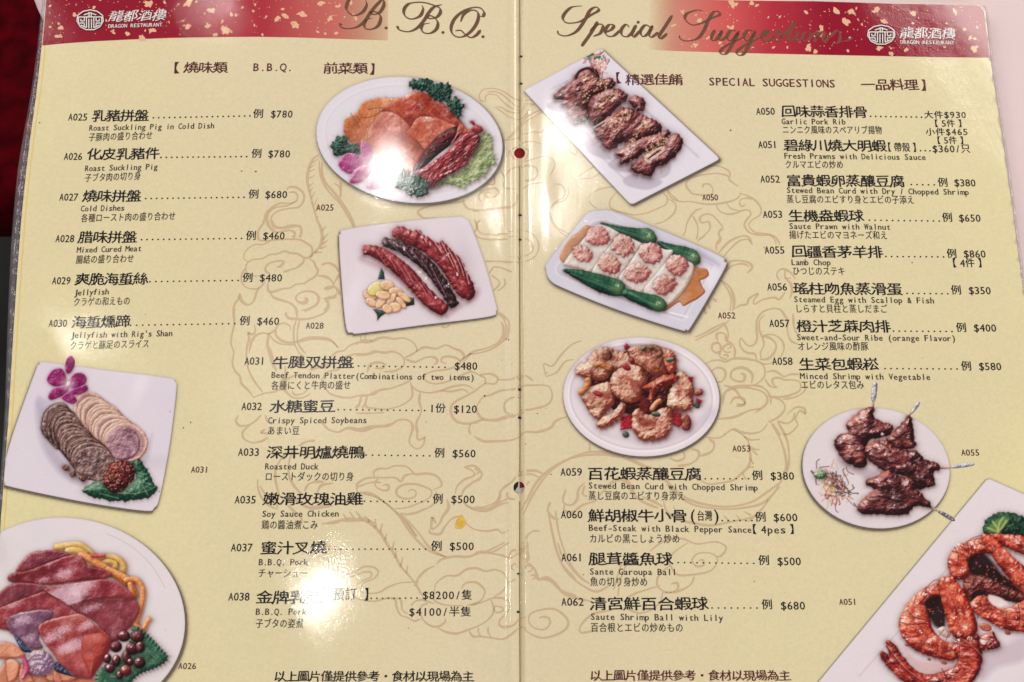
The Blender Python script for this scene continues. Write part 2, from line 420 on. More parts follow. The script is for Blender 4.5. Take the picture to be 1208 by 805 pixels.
# seam between the two sleeves with its black stitch marks
M_SEAM = newmat('seam_dark'); M_SEAM.node_tree.nodes['Principled BSDF'].inputs['Base Color'].default_value = (*lin((120, 104, 78)), 1)
yy = np.arange(-50, 890, 6.0); st = [(np.stack([613.2 + .3 * np.sin(yy / 60), yy], 1), 0.45)]
V, F = ribbons([s for s in ((st[0][0][st[0][0][:, 1] < 170], .45), (st[0][0][(st[0][0][:, 1] > 192) & (st[0][0][:, 1] < 565)], .45), (st[0][0][st[0][0][:, 1] > 586], .45))])
mk('seam', p2w(V[:, 0], V[:, 1], .00006), F, M_SEAM, menu)
M_STITCH = newmat('black_thread'); M_STITCH.node_tree.nodes['Principled BSDF'].inputs['Base Color'].default_value = (.01, .01, .012, 1)
for sx_, sy_ in ((614.5, 67), (614.5, 99), (613.5, 254), (613.5, 283), (613, 460), (613, 493), (611.5, 677), (611.5, 722)):
    q = np.array([(-1.8, -.2), (-.8, -1.1), (.9, -.9), (1.9, .2), (.7, 1.1), (-.6, 1.0)]) * (1 + .3 * rng.random()) + [sx_, sy_]
    Pq = p2w(q[:, 0], q[:, 1], .0001); Pb = Pq.copy(); Pb[:, 2] += .0003; Pb[:, :2] = Pb[:, :2].mean(0) + (Pb[:, :2] - Pb[:, :2].mean(0)) * .7
    V = np.concatenate([Pq, Pb]); F = [tuple(reversed(range(6, 12)))] + [(i, 6 + i, 6 + (i + 1) % 6, (i + 1) % 6) for i in range(6)]
    mk('stitch', V, F, M_STITCH, menu, page=False, smooth=False)
# ------------------------------------------------------------------ lettering
_gl = {}
def load_glyphs(chars, offs):
    obs = []
    for off in offs:
        for ch in chars[off]:
            if (ch, off) in _gl or ch == ' ': continue
            c = bpy.data.curves.new('g', 'FONT'); c.body = ch; c.size = 1; c.resolution_u = 2
            o = bpy.data.objects.new('g', c); C.objects.link(o); obs.append((ch, off, o))
    dg = bpy.context.evaluated_depsgraph_get()
    for ch, off, o in obs:
        me = o.evaluated_get(dg).to_mesh()
        n = len(me.vertices); co_ = np.empty(n * 3); me.vertices.foreach_get('co', co_); co_ = co_.reshape(-1, 3)[:, :2]
        _gl[(ch, off)] = (co_, [tuple(p.vertices) for p in me.polygons])
        o.to_mesh_clear()
    for ch, off, o in obs:
        c = o.data; bpy.data.objects.remove(o); bpy.data.curves.remove(c)

TEXTS = []
def T(kind, s, x0, x1, y0, y1=None, h=None, mat=None, off=0.0, parent=None, label=None, pitch=None):
    TEXTS.append([kind, s, x0, x1, y0, y0 if y1 is None else y1, h, mat, off, parent, label])
def is_cjk(ch): return ord(ch) > 0x2000

def layout(kind, s, x0, x1, y0, y1, h, off):
    """cjk: h is the em height; latin: h is the cap height"""
    V = []; F = []; n0 = 0
    cells = [2 if is_cjk(c) else 1 for c in s] if kind == 'mix' else [1] * len(s)
    tot = sum(cells); pos = 0
    for ch, cl in zip(s, cells):
        cx0 = x0 + (x1 - x0) * pos / tot; cw = (x1 - x0) * cl / tot; pos += cl
        if ch == ' ': continue
        g, fc = _gl[(ch, off)]
        g = g.copy()
        if is_cjk(ch) or ch == '・':
            sx = cw * (1.04 if kind == 'cn' else 0.97); sy = h
            if kind == 'cn':            # squat brush-like hand: strokes flare and bend a little
                jit = (ord(ch) % 7 - 3) * .006
                g[:, 0] = .5 + (g[:, 0] - .5) * (1.0 + .22 * np.clip(.40 - g[:, 1], -.4, .5)) + 0.012 * np.sin(g[:, 1] * 9 + ord(ch))
                g[:, 1] += 0.030 * np.abs(g[:, 0] - .5) ** 1.0 * np.where(g[:, 0] > .5, 1, -.6) + 0.014 * np.sin(g[:, 0] * 6.5 + ord(ch)) + jit
            if ch == '【': g[:, 0] -= 0.32
            if ch == '】': g[:, 0] += 0.32
            px = (g[:, 0] - 0.5) * sx + cw / 2; py = -(g[:, 1] + 0.08) * sy
        else:
            sc_ = h / 0.69; a, b_ = g[:, 0].min(), g[:, 0].max(); w = (b_ - a) * sc_
            mx = cw * (0.86 if ch not in 'mwMWQ' else .98); k = min(1.0, mx / w) if w > 0 else 1
            if kind == 'code': k *= 1.0
            if ch in 'itl1I.,\'()/': k = 1
            elif w * k < cw * .72: k = min(1.35, cw * .74 / w)
            px = (g[:, 0] - (a + b_) / 2) * sc_ * k + cw / 2; py = -g[:, 1] * sc_
        X = cx0 + px; t = (X - x0) / (x1 - x0)
        lean = -(cx0 - 613) / 4500.0
        X = X + (-py) * lean
        Y = y0 + (y1 - y0) * t + py
        V.append(np.stack([X, Y], 1)); F += [tuple(n0 + i for i in f) for f in fc]; n0 += len(g)
    return np.concatenate(V), F

def dots(x0, x1, y0, y1, r=1.08, pitch=4.6):
    n = max(2, int(round((x1 - x0) / pitch)) + 1); V = []; F = []
    for i in range(n):
        t = i / (n - 1); cx = x0 + (x1 - x0) * t; cy = y0 + (y1 - y0) * t; a = np.arange(8) * math.pi / 4
        V.append(np.stack([cx + r * np.cos(a), cy + r * .85 * np.sin(a)], 1)); F.append(tuple(range(8 * i + 7, 8 * i - 1, -1)))
    return np.concatenate(V), F

B_CN, B_EN, B_JP, B_CODE = 0.0001, 0.0002, 0.0003, 0.0004
BOLD = {B_CN: [(-.018, -.004), (.016, 0), (.004, .012)], B_EN: [(-.020, 0), (.020, 0)], B_JP: [(-.007, 0), (.007, 0)], B_CODE: [(-.012, 0), (.012, 0)]}
E = []   # entries: code, cn, dots, price pieces, en, jp
def entry(code, cn, dt, price, en, jp, extra=(), hs=1.0): E.append((code, cn, dt, price, en, jp, extra, hs))
entry(('A025', 80, 103, 142.5), ('乳豬拼盤', 108, 175, 143.5, 143), (181, 295, 139.3, 137), [('例', 298, 311, 139.5, 139.5), ('$780', 319, 345.5, 139, 139)], ('Roast Suckling Pig in Cold Dish', 105, 253, 154.5, 151.7), ('子豚肉の盛り合わせ', 104, 180, 167, 164.5))
entry(('A026', 75, 97, 189), ('化皮乳豬件', 102, 188, 189, 188), (190, 291, 186, 185), [('例', 296, 309, 186.5, 186.5), ('$780', 316, 342.5, 186, 186)], ('Roast Suckling Pig', 100, 186, 202.3, 200), ('子ブタ肉の切り身', 99.5, 166, 215, 212.3))
entry(('A027', 69.5, 92, 237), ('燒味拼盤', 97, 166, 238.5, 238), (172, 288, 234.5, 233), [('例', 292.5, 305.5, 234.5, 234.5), ('$680', 312.5, 339, 234, 234)], ('Cold Dishes', 95, 147, 249.7, 248.7), ('各種ロースト肉の盛り合わせ', 95, 207, 262.5, 259.8))
entry(('A028', 65, 87.5, 286), ('腊味拼盤', 92, 161, 287, 286.5), (167, 285, 283, 281.5), [('例', 289.5, 302.5, 283.5, 283.5), ('$460', 310, 336, 282.7, 282.7)], ('Mixed Cured Meat', 90.5, 167, 298.5, 296.5), ('腸結の盛り合わせ', 89, 158, 311.5, 310))
entry(('A029', 61, 83, 335.7), ('爽脆海蜇絲', 88, 174, 337, 336), (177, 281, 332.5, 331), [('例', 285.5, 298.5, 333, 333), ('$480', 306, 333, 332.3, 332.3)], ('Jellyfish', 87, 128.5, 349, 347.5), ('クラゲの和えもの', 86, 153.5, 361.5, 360))
entry(('A030', 57, 79, 386), ('海蜇燻蹄', 84, 153, 387.5, 386.5), (154, 277, 384, 382), [('例', 282, 295, 384, 384), ('$460', 303, 329.5, 383.5, 383.5)], ("Jellyfish with Rig's Shan", 83, 203.5, 399.3, 396.7), ('クラゲと豚足のスライス', 82, 176, 413, 410.5))
entry(('A031', 288, 312.5, 430.5), ('牛腱双拼盤', 321, 417, 435, 434.5), (423, 525, 432, 433.5), [('$480', 536, 563.5, 436.5, 436.5)], ('Beef Tendon Platter(Combinations of two items)', 320, 560, 446, 449), ('各種にくと牛肉の盛せ', 319.5, 414, 460, 459.5))
entry(('A032', 284.5, 309, 484), ('水糖蜜豆', 318, 395, 487, 486.5), (399, 501, 483.5, 484.5), [('1份', 506, 526, 486.5, 486.5), ('$120', 535, 563, 487.3, 487.3)], ('Crispy Spiced Soybeans', 316, 433, 499.7, 499.3), ('あまい豆', 315, 353.5, 513.3, 513.3))
entry(('A033', 280.5, 306, 538), ('深井明爐燒鴨', 314, 430, 541.5, 541), (432, 507, 537, 538), [('例', 512, 525, 540, 540), ('$560', 533.5, 561.5, 539.7, 539.7)], ('Roasted Duck', 312.5, 376, 554, 554), ('ローストダックの切り身', 312, 417.5, 567.5, 567.5))
entry(('A035', 276.5, 302, 594.2), ('嫩滑玫瑰油雞', 310, 428, 596.3, 596), (430, 505, 591.5, 592), [('例', 510, 523, 594.3, 594.3), ('$500', 532, 560.5, 593.8, 593.8)], ('Soy Sauce Chicken', 309, 400, 610, 609.5), ('鶏の醬油煮こみ', 308, 375, 624.5, 624.5))
entry(('A037', 272, 298, 650.7), ('蜜汁叉燒', 307, 385, 654, 653.5), (388, 502, 648, 648), [('例', 508, 522, 650, 650), ('$500', 530, 559.5, 649.2, 649.2)], ('B.B.Q. Pork', 305, 363.5, 667, 667), ('チャーシュー', 304, 363, 681.5, 681.5))
entry(('A038', 269, 294.5, 708.7), ('金牌乳豬', 302, 380, 712.5, 712), (438, 492, 706, 705.7), [('$8200/隻', 498, 557.5, 707, 707), ('$4100/半隻', 482, 556.5, 726.7, 726.7)], ('B.B.Q. Pork', 301.5, 362, 725.5, 725.5), ('子ブタの姿煮', 301, 358, 741, 741), [('【', 374, 388, 708.7), ('預訂', 392, 420.5, 708.5), ('】', 425, 439, 708.7)])
entry(('A050', 892, 914.5, 135.7), ('回味蒜香排骨', 922, 1024, 138.5, 139), (1027, 1087, 137.5, 138.5), [('大件$930', 1090, 1140.5, 139.5, 139.8), ('【5件】', 1100, 1138, 149.6, 149.8), ('小件$465', 1092, 1142.5, 159.6, 159.8), ('【5件】', 1103, 1140, 169.6, 169.8)], ('Garlic Pork Rib', 922, 998, 146.7, 147.2), ('ニンニク風味のスペアリブ揚物', 923, 1041, 158, 158.5))
entry(('A051', 894.5, 917, 175), ('碧綠川燒大明蝦', 925, 1046, 178.3, 179.3), (1086, 1097, 178, 178.2), [('【帶殼】', 1045, 1084, 179, 179.5), ('$360/只', 1100, 1145.5, 180, 180.2)], ('Fresh Prawns with Delicious Sauce', 925, 1092.5, 187.3, 189), ('クルマエビの炒め', 926, 995.5, 199, 199.3))
entry(('A052', 897, 920.5, 215.7), ('富貴蝦卵蒸釀豆腐', 928, 1068, 220, 221), (1075, 1102, 218, 218.3), [('例', 1106.5, 1119, 220.5, 220.7), ('$380', 1126, 1151.5, 220, 220.3)], ('Stewed Bean Curd with Dry / Chopped Shrimp', 928, 1143.5, 227.8, 230.2), ('蒸し豆腐のエビすり身とエビの子添え', 928, 1079, 240, 240.8))
entry(('A053', 900, 923.5, 257.3), ('生機盎蝦球', 930.5, 1019.5, 261.7, 262), (1025.5, 1108, 260, 261), [('例', 1111.5, 1124.5, 262, 262), ('$650', 1131.5, 1157.5, 261.7, 261.9)], ('Saute Prawn with Walnut', 931, 1051, 270.3, 271.3), ('揚げたエビのマヨネーズ和え', 931, 1047.5, 282, 282.7))
entry(('A055', 902, 926, 299.5), ('回疆香茅羊排', 934, 1042, 304, 304.5), (1045, 1113, 302.8, 303.3), [('例', 1117, 1129.5, 304.6, 304.7), ('$860', 1137, 1163.5, 304, 304.2), ('【4件】', 1121, 1162, 315, 315.2)], ('Lamb Chop', 933.5, 980.5, 313, 313.2), ('ひつじのステキ', 935, 997.5, 324.8, 325))
entry(('A056', 905, 929, 343), ('瑤柱吻魚蒸滑蛋', 936, 1065, 347.7, 348.5), (1070, 1118, 346.3, 346.8), [('例', 1122, 1135, 347.6, 347.8), ('$350', 1143, 1169.5, 347.2, 347.4)], ('Steamed Egg with Scallop & Fish', 936.5, 1102.5, 356.7, 358.2), ('しらすと貝柱と蒸しだまご', 938, 1047.5, 369.2, 369.5))
entry(('A057', 907.5, 932, 386), ('橙汁芝蔴肉排', 940, 1051, 392, 392.5), (1054, 1123, 390.8, 391.3), [('例', 1128, 1141, 391.9, 392), ('$400', 1149, 1176, 391.4, 391.6)], ('Sweet-and-Sour Ribe (orange Flavor)', 940, 1128, 401.5, 402.8), ('オレンジ風味の酢豚', 941, 1025, 413.8, 413.8))
entry(('A058', 911, 935.5, 430.7), ('生菜包蝦崧', 943, 1037, 437, 437), (1044, 1129, 435, 435.5), [('例', 1134, 1147, 437.4, 437.5), ('$580', 1155, 1182, 436.8, 437)], ('Minced Shrimp with Vegetable', 944, 1098, 447.2, 448.5), ('エビのレタス包み', 945, 1020, 459, 459.3))
entry(('A059', 661, 687, 561.5), ('百花蝦蒸釀豆腐', 693, 828, 566.3, 566.7), (832, 883, 565, 565), [('例', 887, 900.5, 566.6, 566.6), ('$380', 909, 937.5, 566.2, 566.2)], ('Stewed Bean Curd with Chopped Shrimp', 694, 894.5, 576.5, 579), ('蒸し豆腐のエビすり身添え', 694, 808.5, 590, 590.5))
entry(('A060', 661.5, 687.5, 611.7), ('鮮胡椒牛小骨', 694, 811, 616, 616), (852, 887, 614.3, 614.3), [('例', 890.5, 904.5, 615.7, 615.7), ('$600', 912.5, 941.5, 615.2, 615.2), ('【4pes】', 884, 941, 629.5, 629.5)], ('Beef-Steak with Black Pepper Sance', 694.5, 887, 626.3, 628.7), ('カルビの黒こしょう炒め', 695, 802.5, 640.7, 641), [('(台灣)', 813, 850, 614.6)])
entry(('A061', 662, 687.5, 662.3), ('腿茸醬魚球', 695, 794, 667.3, 667.3), (800, 889, 663.8, 664.8), [('例', 894.5, 908.5, 666.8, 666.8), ('$500', 917, 945.5, 667, 667)], ('Sante Garoupa Ball', 695.5, 798.5, 678, 678.7), ('魚の切り身炒め', 696, 764.5, 691.6, 692))
entry(('A062', 662, 689, 714.8), ('清宮鮮百合蝦球', 696, 836, 720, 720), (840, 893, 717.4, 717.4), [('例', 898.5, 912, 719, 719), ('$680', 921, 950.5, 719.3, 719.3)], ('Saute Shrimp Ball with Lily', 696.5, 853.5, 731.3, 732.8), ('百合根とエビの炒めもの', 696.5, 806.5, 745.7, 746))

need = {B_CN: set(), B_EN: set(), B_JP: set(), B_CODE: set()}
HEAD = [('【', 200, 216, 87), ('燒味類', 216.5, 268, 86.3), ('B.B.Q.', 298, 346, 84), ('前菜類', 381, 433.5, 87.3), ('】', 432, 446, 88.3),
        ('【', 722, 737.5, 99), ('精選佳餚', 738, 806, 100.5), ('SPECIAL SUGGESTIONS', 836, 986, 101), ('一品料理', 1016, 1084, 106.6), ('】', 1083, 1097, 107.3)]
FOOT = [('以上圖片僅提供參考・食材以現場為主', 323, 559, 804), ('以上圖片僅提供參考・食材以現場為主', 696, 933, 803)]
TAGS = [('A025', 373, 394, 248.7), ('A028', 360.5, 382, 388), ('A031', 225, 246, 557.8), ('A026', 210, 231.5, 789.5), ('A050', 828.5, 847.5, 236.7), ('A052', 847, 868, 376), ('A053', 864, 886, 533), ('A055', 1134, 1156, 537.7), ('A051', 990, 1011, 713.8)]
for code, cn, dt, price, en, jp, ex, hs in E:
    need[B_CODE] |= set(code[0]); need[B_CN] |= set(cn[0]); need[B_EN] |= set(en[0]); need[B_JP] |= set(jp[0])
    for p in price: need[B_CODE] |= set(p[0])
    for p in ex: need[B_CODE] |= set(p[0])
for h_ in HEAD + FOOT: need[B_CN] |= set(h_[0])
for t_ in TAGS: need[B_CODE] |= set(t_[0])
need[B_EN] |= set(HEAD[7][0]) | set('DRAGON RESTAURANT'); need[B_CN] |= set('龍都酒樓')
load_glyphs(need, list(need))

def strike(name, V, F, h, off, mat, parent, label=None, lift=.0001):
    Ps = []; Fs = []; n = len(V)
    for k, (dx, dy) in enumerate(BOLD[off]):
        Ps.append(p2w(V[:, 0] + dx * h, V[:, 1] + dy * h, lift + k * 4e-6)); Fs += [tuple(i + k * n for i in f) for f in F]
    return mk(name, np.concatenate(Ps), Fs, mat, parent, label)
def put(name, kind, s, x0, x1, y0, y1, h, mat, off, parent, label=None, lift=.00010):
    V, F = layout(kind, s, x0, x1, y0, y1, h, off)
    return strike(name, V, F, h, off, mat, parent, label, lift)
for code, cn, dt, price, en, jp, ex, hs in E:
    s = 1 + (cn[3] - 140) / 4600.0          # print grows towards the camera
    n = cn[0]
    head = put('dish_name', 'cn', n, cn[1], cn[2], cn[3], cn[4], 15.0 * s, M_BLACK, B_CN, menu, f'entry {code[0]} {en[0]}')
    put('dish_code', 'code', code[0], code[1], code[2], code[3], code[3], 8.3 * s, M_BLACK, B_CODE, head)
    V, F = dots(*dt, pitch=6.3 + .9 * min(1, max(0, (cn[3] - 140) / 300))); mk('dotted_leader', p2w(V[:, 0], V[:, 1], .0001), F, M_BLACK, head)
    for p in price:
        k = 'mix'
        hh = 8.2 * s if not is_cjk(p[0][0]) and p[0][0] not in '1' else 12.8 * s
        V = []; 
        # latin inside a mixed run keeps its cap height
        if any(is_cjk(c) for c in p[0]) and any(not is_cjk(c) for c in p[0]):
            tot = sum(1.75 if is_cjk(c) else 1 for c in p[0]); x = p[1]; Va = []; Fa = []; n0 = 0
            for c in p[0]:
                wd = (p[2] - p[1]) * (1.75 if is_cjk(c) else 1) / tot
                v, f = layout('code', c, x, x + wd, p[3], p[3], ((11.4 if is_cjk(c) else 8.2) if code[0] != 'A050' else (9.8 if is_cjk(c) else 7.4)) * s, B_CODE)
                if is_cjk(c): v[:, 1] += 0.6
                Va.append(v); Fa += [tuple(n0 + i for i in q) for q in f]; n0 += len(v); x += wd
            v = np.concatenate(Va); strike('price', v, Fa, 9, B_CODE, M_BLACK, head)
        else:
            put('price', 'code', p[0], p[1], p[2], p[3], p[4], (11.6 if is_cjk(p[0][0]) else 8.3) * s, M_BLACK, B_CODE, head)
    for p in ex:
        put('note', 'code', p[0], p[1], p[2], p[3], p[3], (14.5 if len(p[0]) < 3 else 12) * s, M_BLACK, B_CODE, head)
    put('english_name', 'en', *en[:5], 6.7 * s, M_GREY, B_EN, head)
    put('japanese_name', 'jp', *jp[:5], 10.6 * s, M_GREY, B_JP, head)
for i, h_ in enumerate(HEAD):
    y1 = {7: 103.6}.get(i, h_[3])
    if i == 7: put('section_heading', 'en', h_[0], h_[1], h_[2], h_[3], y1, 9.2, M_MAROON, B_EN, menu)
    else: put('section_heading', 'cn', h_[0], h_[1], h_[2], h_[3], y1, 9.0 if i == 2 else 14.2, M_MAROON, B_CN, menu)
for f_ in FOOT: put('footnote', 'cn', f_[0], f_[1], f_[2], f_[3], f_[3], 13.4, M_MAROON if f_[1] > 500 else M_BLACK, B_CN, menu)
for t_ in TAGS: put('photo_code', 'code', t_[0], t_[1], t_[2], t_[3], t_[3], 7.3, M_MAROON, B_CODE, menu)
